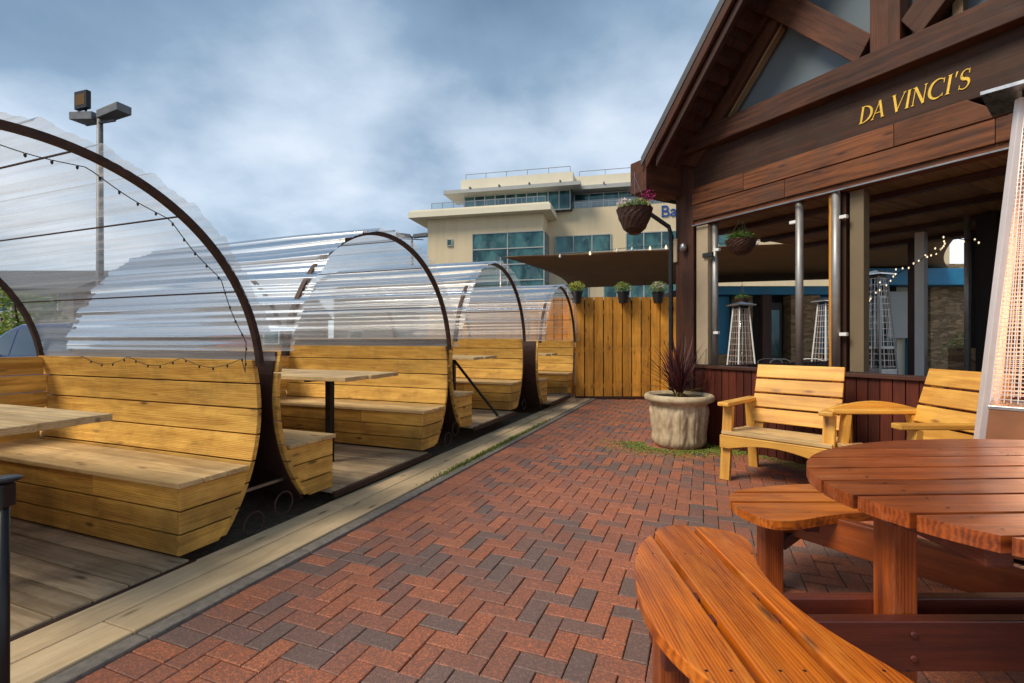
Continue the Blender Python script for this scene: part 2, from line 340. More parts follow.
# ground
mb = MB(); mb.quad((-400, -400, -.06), (400, -400, -.06), (400, 600, -.06), (-400, 600, -.06)); tag(mb.build('ground', 'asphalt'), kind='structure')
mb = MB(); mb.M = MK; mb.quad((-4, -.54, -.012), (-4, -12, -.012), (18, -12, -.012), (18, -.54, -.012)); tag(mb.build('paving_joints', 'joint_sand'), kind='structure')
mb = MB(); mb.M = MK; U = .097
def paver(x0, y0, x1, y1):
    cx, cy = (x0 + x1) / 2, (y0 + y1) / 2; wpt = MK @ Vector((cx, cy, 0))
    if wpt.y > 10.33 or wpt.y < -1.5 or wpt.x > 7: return
    g = .0022; h = .0032; dz = random.gauss(0, .0012); x0 += g; y0 += g; x1 -= g; y1 -= g
    nn = noise.noise(Vector((wpt.x * .9, wpt.y * .9, 3)))
    t = (random.uniform(.05, .40) if random.random() < .20 + .5 * nn else random.uniform(.45, .95)) + random.gauss(0, .08)
    tl = [random.uniform(-.0012, .0012) for _ in range(4)]
    V = [(x0, y0, -.013), (x1, y0, -.013), (x1, y1, -.013), (x0, y1, -.013), (x0, y0, dz - h), (x1, y0, dz - h), (x1, y1, dz - h), (x0, y1, dz - h),
         (x0 + h, y0 + h, dz + tl[0]), (x1 - h, y0 + h, dz + tl[1]), (x1 - h, y1 - h, dz + tl[2]), (x0 + h, y1 - h, dz + tl[3])]
    mb.add(V, [(8, 9, 10, 11), (4, 5, 9, 8), (5, 6, 10, 9), (6, 7, 11, 10), (7, 4, 8, 11), (0, 1, 5, 4), (1, 2, 6, 5), (2, 3, 7, 6), (3, 0, 4, 7)], None, min(1, max(0, t)))
YB = -.545
for i in range(-36, 190): paver(i * U, YB - 2 * U, (i + 1) * U, YB)
for i in range(-36, 190):
    for j in range(0, 118):
        y1 = YB - 2 * U - j * U; y0 = y1 - U; k4 = (i - (-j)) % 4   # cell rows grow downwards
        x0 = i * U
        if k4 == 0: paver(x0, y0, x0 + 2 * U, y1)
        elif k4 == 2:                      # upper cell of a lengthwise brick
            paver(x0, y0 - U, x0 + U, y1)
        elif k4 == 3 and j == 0: paver(x0, y0, x0 + U, y1)
tag(mb.build('path', 'paver'), kind='structure')
# concrete edging
mb = MB(); mb.M = MK; x = -3.
while x < 11.6: mb.box((x + .45, -.50, -.02), (.894, .085, .07), 0); x += .9
tag(mb.build('kerb', 'concrete', bevel=.006), kind='structure')
# timber walkway boards
mb = MB(); mb.M = MK
for r0, (ya, yb) in enumerate(((-.445, -.235), (-.228, -.03))):
    x = -3 - r0 * 1.1
    while x < 11.2:
        L = 2.7; mb.box((x + L / 2, (ya + yb) / 2, -.005 + random.uniform(-.003, .003)), (L - .006, yb - ya - .004, .05), 0); x += L
tag(mb.build('timber_boardwalk', 'sleeper', bevel=.005), kind='structure')
# dark gravel strip under the pods
mb = MB(); mb.M = MK; mb.quad((-3, -.03, -.03), (12, -.03, -.03), (12, 2.8, -.03), (-3, 2.8, -.03)); tag(mb.build('ground_strip', 'gravel'), kind='structure')

# ------------------------------------------------------------------ dining pods
PR = 1.145; PL = 2.38; ZC = .97
def make_pod():
    root = empty('dining_pod')
    mb = MB(); xs = -.69
    n = 9; wd = 1.38 / n
    for i in range(n): mb.box((xs + wd * (i + .5), PL / 2 - .01, .015), (wd - .010, PL + .06, .03), 1)
    mb.build('floor', 'deck', root, .003)
    mb = MB(); mb.box((0, -.055, -.002), (1.42, .03, .045), 0); mb.build('floor_edge_trim', 'rust', root, .003)
    for sg in (1, -1):
        xf = sg * .66     # front of the bench box
        def xc(z, r=PR): r = r + .055; return sg * math.sqrt(max(0, r * r - (z - .80) ** 2))
        body = MB()
        zz = [.045, .165, .295, .425]
        for i in range(3):      # front panel boards with one butt joint each
            z0, z1 = zz[i] + .0045, zz[i + 1] - .0045; cut = random.uniform(.6, 1.7)
            for y0, y1 in ((0.02, cut - .0015), (cut + .0015, PL)): body.box((xf + sg * .012, (y0 + y1) / 2, (z0 + z1) / 2), (.024, y1 - y0, z1 - z0), 1)
            for ye in (0.012, PL - .012):   # end boards follow the hoop
                q = [(xf, z0)] + [(xc(z0 + (z1 - z0) * t / 4, PR - .03), z0 + (z1 - z0) * t / 4) for t in range(5)] + [(xf, z1)]
                q = [(a, b) for a, b in q if sg * a >= sg * xf - 1e-6]
                M_ = Matrix.Translation((0, ye, 0)) @ Matrix.Rotation(R(90), 4, 'X')
                body.prism(q, -.012, .012, M_, 0)
        b = body.build('bench', 'pine', root, .003)
        seat = MB(); xo = xc(.45, PR - .035)
        for i in range(3):
            a0 = xf - sg * .02 + (xo - xf) * i / 3; a1 = xf - sg * .02 + (xo - xf) * (i + 1) / 3
            seat.box(((a0 + a1) / 2, PL / 2 - .005, .442), (abs(a1 - a0) - .005, PL + .03, .03), 1)
        seat.build('seat', 'pine_worn', b, .004)
        back = MB()
        def arcp(z, r): return Vector((xc(z, r), z))
        # inner curve boards from the seat up, and outer boards right down to the floor
        lv = [.06, .20, .34, .47, .635, .80, .965, 1.125]
        for i in range(7):
            z0, z1 = lv[i] + .0045, lv[i + 1] - .0045
            q = [tuple(arcp(z0, PR - .032)), tuple(arcp((z0 + z1) / 2, PR - .032)), tuple(arcp(z1, PR - .032)), tuple(arcp(z1, PR)), tuple(arcp((z0 + z1) / 2, PR)), tuple(arcp(z0, PR))]
            cut = random.uniform(.7, 1.9)
            M_ = Matrix.Translation((0, 0, 0)) @ Matrix.Rotation(R(90), 4, 'X')
            for y0, y1 in ((0.0, PL),):
                P = [(a, bz) for a, bz in q]; nP = len(P)
                V = [Vector((a, y0, bz)) for a, bz in P] + [Vector((a, y1, bz)) for a, bz in P]
                F = [list(range(nP)), list(range(nP, 2 * nP))[::-1]] + [(i2, nP + i2, nP + (i2 + 1) % nP, (i2 + 1) % nP) for i2 in range(nP)]
                if sg < 0: F = [f[::-1] for f in F]
                back.add(V, F, [(v.y, v.z, v.x) for v in V])
        back.build('backrest', 'pine', b, .003)
        shade_shell = MB(); V = []; F = []  # dark shell added over the back boards as painted shade in pod gaps
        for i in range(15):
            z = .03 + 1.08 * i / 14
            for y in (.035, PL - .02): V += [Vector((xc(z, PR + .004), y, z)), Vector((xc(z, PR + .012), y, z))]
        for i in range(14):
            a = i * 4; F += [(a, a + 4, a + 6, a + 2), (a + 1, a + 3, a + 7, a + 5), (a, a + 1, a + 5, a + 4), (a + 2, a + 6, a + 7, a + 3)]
        shade_shell.add(V, F); shade_shell.build('gap_shade_shell', 'timber_dark', b)
    # rear board wall
    mb = MB(); lv = [.06, .22, .38, .54, .70, .83, .97, 1.118]
    for i in range(7):
        zm = (lv[i] + lv[i + 1]) / 2; xh = math.sqrt((PR + .055) ** 2 - (zm - .80) ** 2) - .04
        mb.box((0, PL - .04, zm), (2 * xh, .03, lv[i + 1] - lv[i] - .006), 0)
    mb.build('rear_wall', 'pine', root, .003)
    # hoops
    a0 = math.asin((1.08 - ZC) / PR)
    for y in (-.035, PL + .03):
        mb = MB(); pts = []; n = 72
        for i in range(n + 1):
            a = a0 + (math.pi - 2 * a0) * i / n; pts.append((math.cos(a) * (PR + .018), y, ZC + math.sin(a) * (PR + .018)))
        V = []; F = []
        for p in pts:
            d = Vector((p[0], 0, p[2] - ZC)).normalized()
            for e1, e2 in ((-.016, -.02), (.016, -.02), (.016, .02), (-.016, .02)): V.append(Vector(p) + d * e1 + Vector((0, e2, 0)))
        for i in range(n):
            for j in range(4): F.append((i * 4 + j, i * 4 + (j + 1) % 4, i * 4 + 4 + (j + 1) % 4, i * 4 + 4 + j))
        F += [(3, 2, 1, 0), (n * 4, n * 4 + 1, n * 4 + 2, n * 4 + 3)]
        mb.add(V, F); mb.build('hoop', 'rust', root)
    # purlins
    for ang in (30, 56, 82, 108, 134):
        mb = MB(); a = R(ang); c = Vector((math.cos(a) * (PR + .012), 0, ZC + math.sin(a) * (PR + .012)))
        mb.bar(c, c + Vector((0, PL, 0)), .008, .006, (math.cos(a), 0, math.sin(a))); mb.build('purlin', 'rust', root)
    # corrugated sheet
    mb = MB(); A0, A1 = R(7), R(173); NR = 15; SEG = NR * 18; V = []; G = []; F = []; ys = [-.14, -.1, .6, 1.2, 1.8, PL + .06]
    for i in range(SEG + 1):
        t = i / SEG; a = A0 + (A1 - A0) * t; ph = (t * NR) % 1
        rib = max(0, min(1, (0.17 - abs(ph - .5)) / .07)); r = PR + .036 + .019 * rib + .0035 * math.sin(ph * 2 * math.pi * 4)
        for y in ys:
            wob = .006 * math.sin(a * 7 + y * 2); rr = r + wob + (.01 * math.sin(a * 9) if y < 0 else 0)
            V.append((math.cos(a) * rr, y, ZC + math.sin(a) * rr)); G.append((y, a * PR, 0))
    m = len(ys)
    for i in range(SEG):
        for j in range(m - 1): F.append((i * m + j, (i + 1) * m + j, (i + 1) * m + j + 1, i * m + j + 1))
    mb.add(V, F, G); mb.build('roof_sheet', 'clear_plastic', root, smooth=True)
    # table
    mb = MB()
    for i in range(5): mb.box((-.40 + .16 * (i + .5), (.10 + PL - .1) / 2 + (.02 * math.sin(i * 2.1)), .855), (.155, PL - .2, .036), 1)
    t = mb.build('table', 'pine_worn', root, .004)
    for y in (.62, 1.75):
        mb = MB(); mb.box((0, y, .43), (.06, .06, .80), 2); mb.box((0, y, .825), (.6, .05, .025), 0); mb.build('table_leg', 'black_metal', t, .003)
    # scroll rings beside the hoop
    for sx in (-1.185, 1.10):
        for dx in (0,):
            mb = MB(); mb.tube([(sx + .075 * math.cos(a * math.pi / 12), -.05, .085 + .075 * math.sin(a * math.pi / 12)) for a in range(24)], .006, 6, True)
            mb.build('scroll_ring', 'rust', root)
    return root
pod = make_pod()
GP = 'curved dining pods along the boardwalk'
pods = [(2.25, .03, 'nearest timber dining pod, its wide curved bench and pale tabletop filling the left edge'),
        (4.77, .09, 'second timber dining pod from the camera, with black post under its table'),
        (7.23, .18, 'third dining pod, beneath the brown canopy tip, slanted black table strut in its doorway'),
        (9.98, .15, 'farthest and smallest dining pod, right against the vertical board fence')]
for i, (s, dz, lb) in enumerate(pods):
    o = pod if i == 0 else copy_tree(pod)
    o.location = K(s, .02, dz - .03); o.rotation_euler = (0, 0, TH)
    tag(o, lb, 'dining pod', GP)
    if i == 3: o.location = K(s, -.10, dz - .03)
    if i == 2:
        tb = [x for x in bpy.data.objects if x.parent == o and x.name.startswith('table')][0]; mb = MB(); mb.bar((.12, -.02, .04), (-.02, .60, .82), .03, .03, (1, 0, 0)); mb.build('slanted_strut', 'black_metal', tb)
mb = MB(); mb.M = MK; mb.bar((3.02, .12, .26), (3.72, .12, .26), .02, .02); tag(mb.build('tie_bar', 'dull_steel'), 'thin grey metal bar low in the dark gap between the two nearest pods', 'metal bar')
# fairy lights on the nearest pod
fl = empty('fairy_lights', K(2.25, .02, 0), TH, 'thin black string of tiny fairy lights looped along the nearest hoop and bench back', 'fairy lights')
mb = MB(); pts = []
for i in range(60):
    t = i / 59; a = R(100 - 96 * t); r = PR - .03 - .035 * abs(math.sin(t * 14)); pts.append((math.cos(a) * r, .0, ZC + math.sin(a) * r))
for i in range(40):
    t = i / 39; pts.append((math.cos(R(4)) * PR - .05, .05 + 1.7 * t, 1.13 - .06 * abs(math.sin(t * 9.5))))
mb.tube(pts, .0025, 4); wr = mb.build('wire', 'plastic_black', fl)
for i in range(3, 98, 3):
    mb = MB(); p = Vector(pts[i]); mb.lathe([(.002, -.02), (.006, -.014), (.006, -.004), (.003, 0)], 6, p + Vector((0, -.004, 0))); mb.build('bulb', 'plastic_black', fl)

# grass strip between the edging and the boards
def blades(mb, pts, h, wd):
    for (x, y, z) in pts:
        a = random.uniform(0, 6.28); hh = h * random.uniform(.4, 1.2); l = Vector((math.cos(a), math.sin(a), 0)); t = Vector((-l.y, l.x, 0)) * wd; p = Vector((x, y, z)); q = p + l * hh * .6 + Vector((0, 0, hh))
        mb.add([p - t, p + t, p + l * hh * .3 + Vector((0, 0, hh * .7)) + t * .7, q, p + l * hh * .3 + Vector((0, 0, hh * .7)) - t * .7], [(0, 1, 2, 3, 4)])
mb = MB()
for _ in range(1500):
    s = random.triangular(4.6, 8.5, 6.0); a = -.452 + random.gauss(0, .016)
    if random.random() < .9: pass
    blades(mb, [tuple(K(s, a, .01))], .03, .005)
tag(mb.build('grass', 'weed'), 'thin strip of bright grass growing between the boardwalk and the concrete edging', 'grass', kind='stuff')

# ------------------------------------------------------------------ black post at the left edge
o = empty('black_post', (-1.297, 1.25, 0), 0, 'slim black metal post with a flat square cap at the bottom left corner', 'post')
mb = MB(); mb.tube([(0, 0, 0), (0, 0, .84)], .012, 10); mb.build('pole', 'black_metal', o, smooth=True)
mb = MB(); mb.box((0, 0, .855), (.034, .034, .06), 2); mb.build('head', 'black_metal', o, .004)
mb = MB(); mb.lathe([(.025, .888), (.036, .892), (.036, .898), (.025, .901)], 20); mb.build('cap', 'black_metal', o, .004)
mb = MB(); mb.lathe([(.09, 0), (.09, .01), (.02, .015)], 20); mb.build('base_plate', 'black_metal', o)

# ------------------------------------------------------------------ oval picnic table
pt = empty('picnic_table', (2.1, 1.53, 0), 0, 'oval red-brown stained picnic table with curved benches attached around it', 'picnic table')
def L2(poly): return [(x - 2.1, y - 1.53) for x, y in poly]
def smoothpoly(P, it=2):
    for _ in range(it):
        Q = []
        for i in range(len(P)):
            a, b = P[i], P[(i + 1) % len(P)]; Q += [(a[0] * .75 + b[0] * .25, a[1] * .75 + b[1] * .25), (a[0] * .25 + b[0] * .75, a[1] * .25 + b[1] * .75)]
        P = Q
    return P
mb = MB(); ell = [(1.09 * math.cos(t * math.pi / 60), .755 * math.sin(t * math.pi / 60)) for t in range(120)]
tl = .04; nx, ny = -tl, 1.0; edges = [-.80] + [-.649 + .153 * i for i in range(9)] + [.80]
for i in range(10):
    q = clip(ell, nx, ny, edges[i] + .0075); q = clip(q, -nx, -ny, -(edges[i + 1] - .0075))
    if len(q) > 3:
        dz = random.uniform(-.0015, .0015); mb.prism(q, .748 + dz, .790 + dz)
def screw(mb, x, y, z):
    mb.add([(x + .0045 * math.cos(a), y + .0045 * math.sin(a), z) for a in [i * math.pi / 4 for i in range(8)]], [tuple(range(8))], None, .5, 1)
for i in range(10):
    yc = (edges[i] + edges[i + 1]) / 2
    for xx in (-.905, -.3, .3, .905):
        if abs(xx) < 1.0 * math.sqrt(max(0, 1 - (yc / .74) ** 2)):
            for d_ in (-.04, .04): screw(mb, xx + random.gauss(0, .004), yc + d_ + tl * xx, .7922)
mb.build('tabletop', ['redwood', 'black_metal'], pt, .006)
B1 = smoothpoly(L2([(.68, 2.16), (.52, 1.98), (.448, 1.80), (.397, 1.55), (.402, 1.35), (.455, 1.19), (.53, 1.06), (.64, .95), (.82, .94), (.955, 1.0), (.96, 1.14), (.945, 1.21), (.90, 1.32), (.868, 1.45), (.862, 1.58), (.88, 1.75), (.93, 1.88), (.965, 1.98), (.94, 2.08), (.80, 2.14)]))
half = [(1.09, 2.45), (1.16, 2.62), (1.35, 2.70), (1.557, 2.75), (1.95, 2.78)]; inner = [(1.95, 2.33), (1.61, 2.30), (1.45, 2.26), (1.285, 2.195), (1.16, 2.19), (1.095, 2.32)]
mir = lambda P: [(3.9 - x, y) for x, y in P][::-1]
B2 = smoothpoly(L2(half + mir(half)[1:] + mir(inner)[:-1] + inner))
def bench_planks(poly, gaps, ax, flip):
    mb = MB()
    for i in range(len(gaps) - 1):
        n = (1, 0) if ax == 1 else (0, 1)
        q = clip(poly, n[0], n[1], gaps[i] + .013); q = clip(q, -n[0], -n[1], -(gaps[i + 1] - .013))
        q = [(x * flip, y * flip) for x, y in q]
        mb.prism(q, .398, .440, None, ax)
    for i in range(len(gaps) - 1):
        g = (max(gaps[i], -1.68) if ax == 1 else gaps[i]) * .5 + gaps[i + 1] * .5
        for p_ in ((-.33, .33) if ax == 1 else (-.70, .53)):
            for d_ in (-.03, .03): x_, y_ = (g + d_, p_) if ax == 1 else (p_, g + d_); screw(mb, x_ * flip, y_ * flip, .4402)
    return mb.build('bench', ['redwood_seat', 'black_metal'], pt, .007)
for fl_ in (1, -1):
    b1 = bench_planks(B1, [.3 - 2.1, .592 - 2.1, .782 - 2.1, 1.1 - 2.1], 1, fl_)
    b2 = bench_planks(B2, [2.1 - 1.53, 2.45 - 1.53, 2.61 - 1.53, 2.9 - 1.53], 0, fl_)
    mb = MB(); mb.box((-1.605 * fl_, 0, .198), (.09, .086, .396), 2); mb.build('leg', 'redwood', pt, .004)
    for yo in (-.33, .33):
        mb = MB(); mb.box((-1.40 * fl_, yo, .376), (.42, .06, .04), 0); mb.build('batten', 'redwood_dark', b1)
    for sx in (-1, 1):
        x = sx * .805
        mb = MB(); mb.box((x, .93 * fl_, .198), (.09, .09, .396), 2); mb.build('leg', 'redwood', pt, .004)
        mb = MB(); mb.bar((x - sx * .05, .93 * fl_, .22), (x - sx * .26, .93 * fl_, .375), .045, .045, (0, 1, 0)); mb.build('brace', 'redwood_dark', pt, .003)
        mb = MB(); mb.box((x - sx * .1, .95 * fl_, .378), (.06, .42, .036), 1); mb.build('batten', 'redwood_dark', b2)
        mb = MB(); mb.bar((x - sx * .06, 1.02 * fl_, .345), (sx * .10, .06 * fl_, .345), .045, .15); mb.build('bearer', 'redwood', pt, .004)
for yy in (-.064, .064):
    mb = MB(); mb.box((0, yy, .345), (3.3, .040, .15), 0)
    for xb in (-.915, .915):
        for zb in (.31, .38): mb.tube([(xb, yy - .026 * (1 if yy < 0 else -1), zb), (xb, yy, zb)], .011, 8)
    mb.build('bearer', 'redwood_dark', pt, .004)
for xx in (-.905, .905):
    mb = MB(); mb.box((xx, 0, .345), (.075, .084, .69), 2); mb.build('post', 'redwood', pt, .004)
for xx in (-.905, -.3, .3, .905):
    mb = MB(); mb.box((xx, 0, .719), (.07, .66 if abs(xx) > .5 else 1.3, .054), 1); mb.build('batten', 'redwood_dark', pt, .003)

# ------------------------------------------------------------------ pine armchairs
def make_chair(arch=False):
    root = empty('garden_armchair'); wd = .86
    tb = -.62      # local: +y is the way it faces, x across
    for sx in (-1, 1):
        x = sx * (wd / 2 - .035)
        mb = MB(); mb.bar((x, .02 + .06, 0), (x, .0, .655), .045, .085, (1, 0, 0)); mb.build('leg', 'pine_chair', root, .004)
        mb = MB(); mb.bar((x, -.60, 0), (x, -.50, .655), .045, .085, (1, 0, 0)); mb.build('leg', 'pine_chair', root, .004)
        mb = MB(); mb.prism([(x - .05, .13), (x + .05, .13), (x + .05, -.60), (x - .05, -.60)], .66, .695, None, 1); mb.build('armrest', 'pine_chair', root, .008)
        mb = MB(); mb.box((x, -.25, .355), (.035, .56, .08), 1); mb.build('side_rail', 'pine_chair', root, .003)
        mb = MB(); mb.bar((sx * (wd / 2 - .13), -.44, .28), (sx * (wd / 2 - .13), -.66, .96), .045, .07, (1, 0, 0)); mb.build('back_post', 'pine_chair', root, .003)
    mb = MB()
    for i in range(5): mb.box((0, .085 - .115 * (i + .5), .42 - .006 * i), (wd + .0, .108, .03), 0)
    mb.build('seat', 'pine_worn', root, .005)
    q = [(-wd / 2, .403), (wd / 2, .403), (wd / 2, .29)] + [(wd / 2 - .08 - (wd - .16) * t / 12, .29 + .055 * math.sin(math.pi * t / 12)) for t in range(13)] + [(-wd / 2, .29)]
    mb = MB(); mb.prism(q, -.014, .014, Matrix.Translation((0, .10, 0)) @ Matrix.Rotation(R(90), 4, 'X')); mb.build('apron', 'pine_chair', root, .004)
    mb = MB(); d = Vector((0, -.22, .68)).normalized(); zb = .455; Rm = Matrix((Vector((1, 0, 0)), d.cross(Vector((1, 0, 0))), d)).transposed()
    for i in range(4):
        hh = .128; c = Vector((0, -.455, .465)) + d * (.07 + i * .145); mb.box(c, (wd - .13, .026, hh), 0, Rm)
    mb.build('backrest', 'pine_chair', root, .005)
    if arch:
        q = [(-.60 + .70 * t / 12, .655 + .085 * math.sin(math.pi * t / 12)) for t in range(13)]
        mb = MB(); mb.prism(q, -.012, .012, Matrix(((0, 0, 1, -(wd / 2) - .02 + .0), (1, 0, 0, 0), (0, 1, 0, 0), (0, 0, 0, 1)))); mb.build('arched_side', 'pine_chair', root, .003)
    return root
def orient(root, front_center, facing):
    root.location = (front_center[0], front_center[1], 0); root.rotation_euler = (0, 0, math.atan2(facing[1], facing[0]) - math.pi / 2)
c1 = make_chair(); orient(c1, (2.24, 4.16), (-.72, -.69)); tag(c1, 'yellow pine garden armchair standing fully in view between stone planter and picnic table', 'armchair', 'pine garden armchairs')
c2 = make_chair(False)
orient(c2, (2.62, 3.51), (-1, .02)); c2.scale = (.86, 1, 1.02); tag(c2, 'yellow pine garden armchair half hidden behind the tall patio heater and turned sideways', 'armchair', 'pine garden armchairs')
mb = MB(); mb.prism([(-.60 + .70 * t / 12, .69 + .06 * math.sin(math.pi * t / 12)) for t in range(13)], -.012, .012, Matrix(((0, 0, 1, .465), (1, 0, 0, 0), (0, 1, 0, 0), (0, 0, 0, 1))))
mb.build('arm_board', 'pine_chair', c2, .003)

# ------------------------------------------------------------------ stone planter with spiky plant
pl = empty('stone_planter', (1.975, 5.80, 0), 0, 'round cast stone planter with leaf relief at the corner of the timber building', 'planter')
def leafrelief(a, z):
    t = (z - .05) / .45
    if t < 0 or t > 1: return 1
    ph = (a * 12 / (2 * math.pi)) % 1; u = abs(ph - .5) * 2
    wdt = .85 * math.sin(math.pi * min(1, max(0, t * .95 + .03))) ** .6
    bulge = .05 * max(0, 1 - (u / max(wdt, .01)) ** 3) if u < wdt else -.02
    return 1 + bulge - (.03 if u < .06 else 0) + .012 * math.sin(t * 60 + u * 9)
prof = [(.22, .0), (.262, .012), (.29, .05)] + [(.30 + .012 * i / 12 - .008 * math.sin(i * .5), .05 + .45 * i / 12) for i in range(1, 13)] + [(.345, .525), (.385, .54), (.398, .565), (.392, .60), (.37, .615), (.335, .61), (.325, .56)]
mb = MB(); mb.lathe(prof, 168, (0, 0, 0), leafrelief); mb.build('pot', 'cast_stone', pl, smooth=True)
mb = MB(); mb.lathe([(.01, .585), (.325, .58)], 32); mb.lathe([(.325, .56), (.325, .58), (.01, .59)], 32); mb.build('soil', 'soil', pl)
sp_ = empty('cordyline', (1.975, 5.80, .58), 0, 'dark purple spiky cordyline growing in the stone planter', 'plant')
mb = MB()
def strap(mb, base, az, el, L, wd, droop, n=7, tone=None):
    p = Vector(base); d = Vector((math.cos(az) * math.cos(el), math.sin(az) * math.cos(el), math.sin(el))); V = []; sdv = Vector((-math.sin(az), math.cos(az), 0))
    for i in range(n + 1):
        t = i / n; w_ = wd * (1 - t) ** .6 * (.5 + min(.5, t * 3)) + .0006; V += [p - sdv * w_, p + Vector((0, 0, -w_ * .4)), p + sdv * w_]
        p = p + d * L / n; d = (d + Vector((0, 0, -droop / n))).normalized()
    F = []
    for i in range(n): F += [(i * 3, i * 3 + 1, i * 3 + 4, i * 3 + 3), (i * 3 + 1, i * 3 + 2, i * 3 + 5, i * 3 + 4)]
    mb.add(V, F, None, tone)
for i in range(95):
    el = R(random.triangular(12, 88, 68)); strap(mb, (random.gauss(0, .02), random.gauss(0, .02), .03 + random.random() * .12), random.uniform(0, 6.28), el, random.uniform(.42, .72), .013, random.uniform(.1, .5))
mb.build('leaves', 'cordyline', sp_)
mb = MB()
for i in range(26): strap(mb, (random.gauss(0, .03), random.gauss(0, .03), .01), random.uniform(0, 6.28), R(random.uniform(8, 45)), random.uniform(.18, .34), .006, random.uniform(.5, 1.1))
mb.build('dry_leaves', 'dry_leaf', sp_)
# weeds round the planter and the wall foot
def leaf_clump(mb, c, r, n, size, squash=1., mi=0):
    for _ in range(n):
        d = Vector((random.gauss(0, 1), random.gauss(0, 1), random.gauss(0, 1))).normalized() * r * random.random() ** .4; d.z *= squash; p = Vector(c) + d
        a = Vector((random.gauss(0, 1), random.gauss(0, 1), random.gauss(0, .6))).normalized() * size * random.uniform(.6, 1.3)
        b = a.orthogonal().normalized() * a.length * .5
        mb.add([p - a, p + b * .9, p + a, p - b * .9], [(0, 1, 2, 3)], None, random.random(), mi)
mb = MB()
for _ in range(2600):
    a = random.uniform(math.pi * .85, math.pi * 2.15); r = .30 + abs(random.gauss(0, .17)); x = 1.975 + math.cos(a) * r * 1.35; y = 5.80 + math.sin(a) * r
    leaf_clump(mb, (x, y, .012), .018, 1, .013, .5)
for _ in range(1100):
    t = random.uniform(-.1, 1.9); d = abs(random.gauss(0, .09)) + .03; p = Vector((2.27, 6.02, 0)) + t * Vector((.5, -.866, 0)) - d * Vector((.866, .5, 0)); leaf_clump(mb, (p.x, p.y, .012), .02, 1, .012, .5)
leaf_clump(mb, (2.02, 1.17, .02), .03, 40, .010, .6); leaf_clump(mb, (1.10, 1.22, .01), .02, 25, .006, .6)
tag(mb.build('weeds', 'weed'), 'low yellow green weeds spreading around the foot of the stone planter and wall', 'weeds', kind='stuff')

# ------------------------------------------------------------------ board fence
fe = empty('board_fence', (1.6, 10.38, 0), 0, 'tall fence of vertical orange pine boards closing off the end of the path', 'fence')
def fence_run(x0, x1, y, top):
    mb = MB(); x = x0
    while x < x1 - .1: mb.box((x + .097, y, top / 2 + .03 + random.uniform(-.006, .006)), (.178, .022, top - .04), 2); x += .2
    mb.build('boards', 'pine_fence', fe, .003)
    for z in (.28, 1.05, top - .3):
        mb = MB(); mb.box(((x0 + x1) / 2, y + .03, z), (x1 - x0, .04, .09), 0); mb.build('rail', 'pine_fence', fe)
    mb = MB(); mb.box(((x0 + x1) / 2, y, .03), (x1 - x0, .05, .06), 0); mb.build('gravel_board', 'timber_dark', fe)
    mb = MB(); x = x0
    while x < x1 - .3: mb.box((x + .197, y + .06, top / 2), (.12, .015, top - .1), 2); x += .2
    mb.build('backing_boards', 'timber_dark', fe)
fence_run(-.26, 2.14, 0, 2.15); fence_run(-3.6, -.20, 1.25, 2.24)
mb = MB()
for y in (.15, .35, .55, .75, .95, 1.13): mb.box((-.27, y, 1.1), (.022, .178, 2.1), 2)
mb.build('return_boards', 'pine_fence', fe, .003)
def wallpot(x, flower, lb, h=.13):
    o = empty('fence_planter', (x, 10.27, 2.02), 0, lb, 'planter', 'black pots hung on the board fence')
    mb = MB(); mb.lathe([(.085, 0), (.125, .22), (.135, .225), (.135, .245), (.12, .245), (.11, .2)], 20, (0, 0, 0)); mb.build('pot', 'plastic_black', o, smooth=False)
    mb = MB(); leaf_clump(mb, (0, 0, .32), .19, 520, .024, .75); mb.build('foliage', 'leaf_bright' if flower else 'weed', o)
    if flower:
        mb = MB(); leaf_clump(mb, (0, -.05, .36), .18, 110, .02, .6); mb.build('flowers', flower, o)
wallpot(1.35, 'petal_yellow', 'black pot with yellow flowers hung on the fence beside the farthest pod')
wallpot(2.33, None, 'black pot with thin dark greenery in the middle of the fence top')
wallpot(3.06, 'petal_white', 'black pot with bushy bright greenery on the fence beside the downpipe')

# ------------------------------------------------------------------ timber pub building
KB = 1.065
BO = Vector((2.13 * KB, 5.65 * KB, 0)); BR = R(-60); UU = Vector((.5, -.866, 0)); MM = Vector((.866, .5, 0))
def Z(z): return EYE + (z - EYE) * KB
pub = empty('timber_pub', BO, BR, 'dark brown timber restaurant with glazed gable and gold lettering over its open front', 'building')
def bx(mb, x0, x1, y0, y1, z0, z1, ax=None): mb.box(((x0 + x1) / 2 * KB, (y0 + y1) / 2 * KB, (Z(z0) + Z(z1)) / 2), (abs(x1 - x0) * KB, abs(y1 - y0) * KB, Z(z1) - Z(z0)), ax)
DEP = 3.6
# vertical boarded dado
mb = MB(); x = -.02
while x < 6: bx(mb, x + .003, x + .085, -.004 - random.random() * .004, .03, .08, .93, 2); x += .0885
bx(mb, -.02, 6, .03, .1, .08, .92, 0)
mb.build('dado', 'dado', pub, .003)
mb = MB(); bx(mb, -.03, 6, -.035, .13, .932, .965, 0); mb.build('sill', 'timber_dark', pub, .004)
# side and rear low walls
mb = MB(); y = .12
while y < DEP: bx(mb, -.27, -.2, y + .003, y + .085, .08, .93, 2); y += .0885
mb.build('dado', 'dado', pub, .003)
mb = MB(); bx(mb, -.1, 6, DEP - .1, DEP, .08, .55, 0); mb.build('rear_low_wall', 'timber_dark', pub)
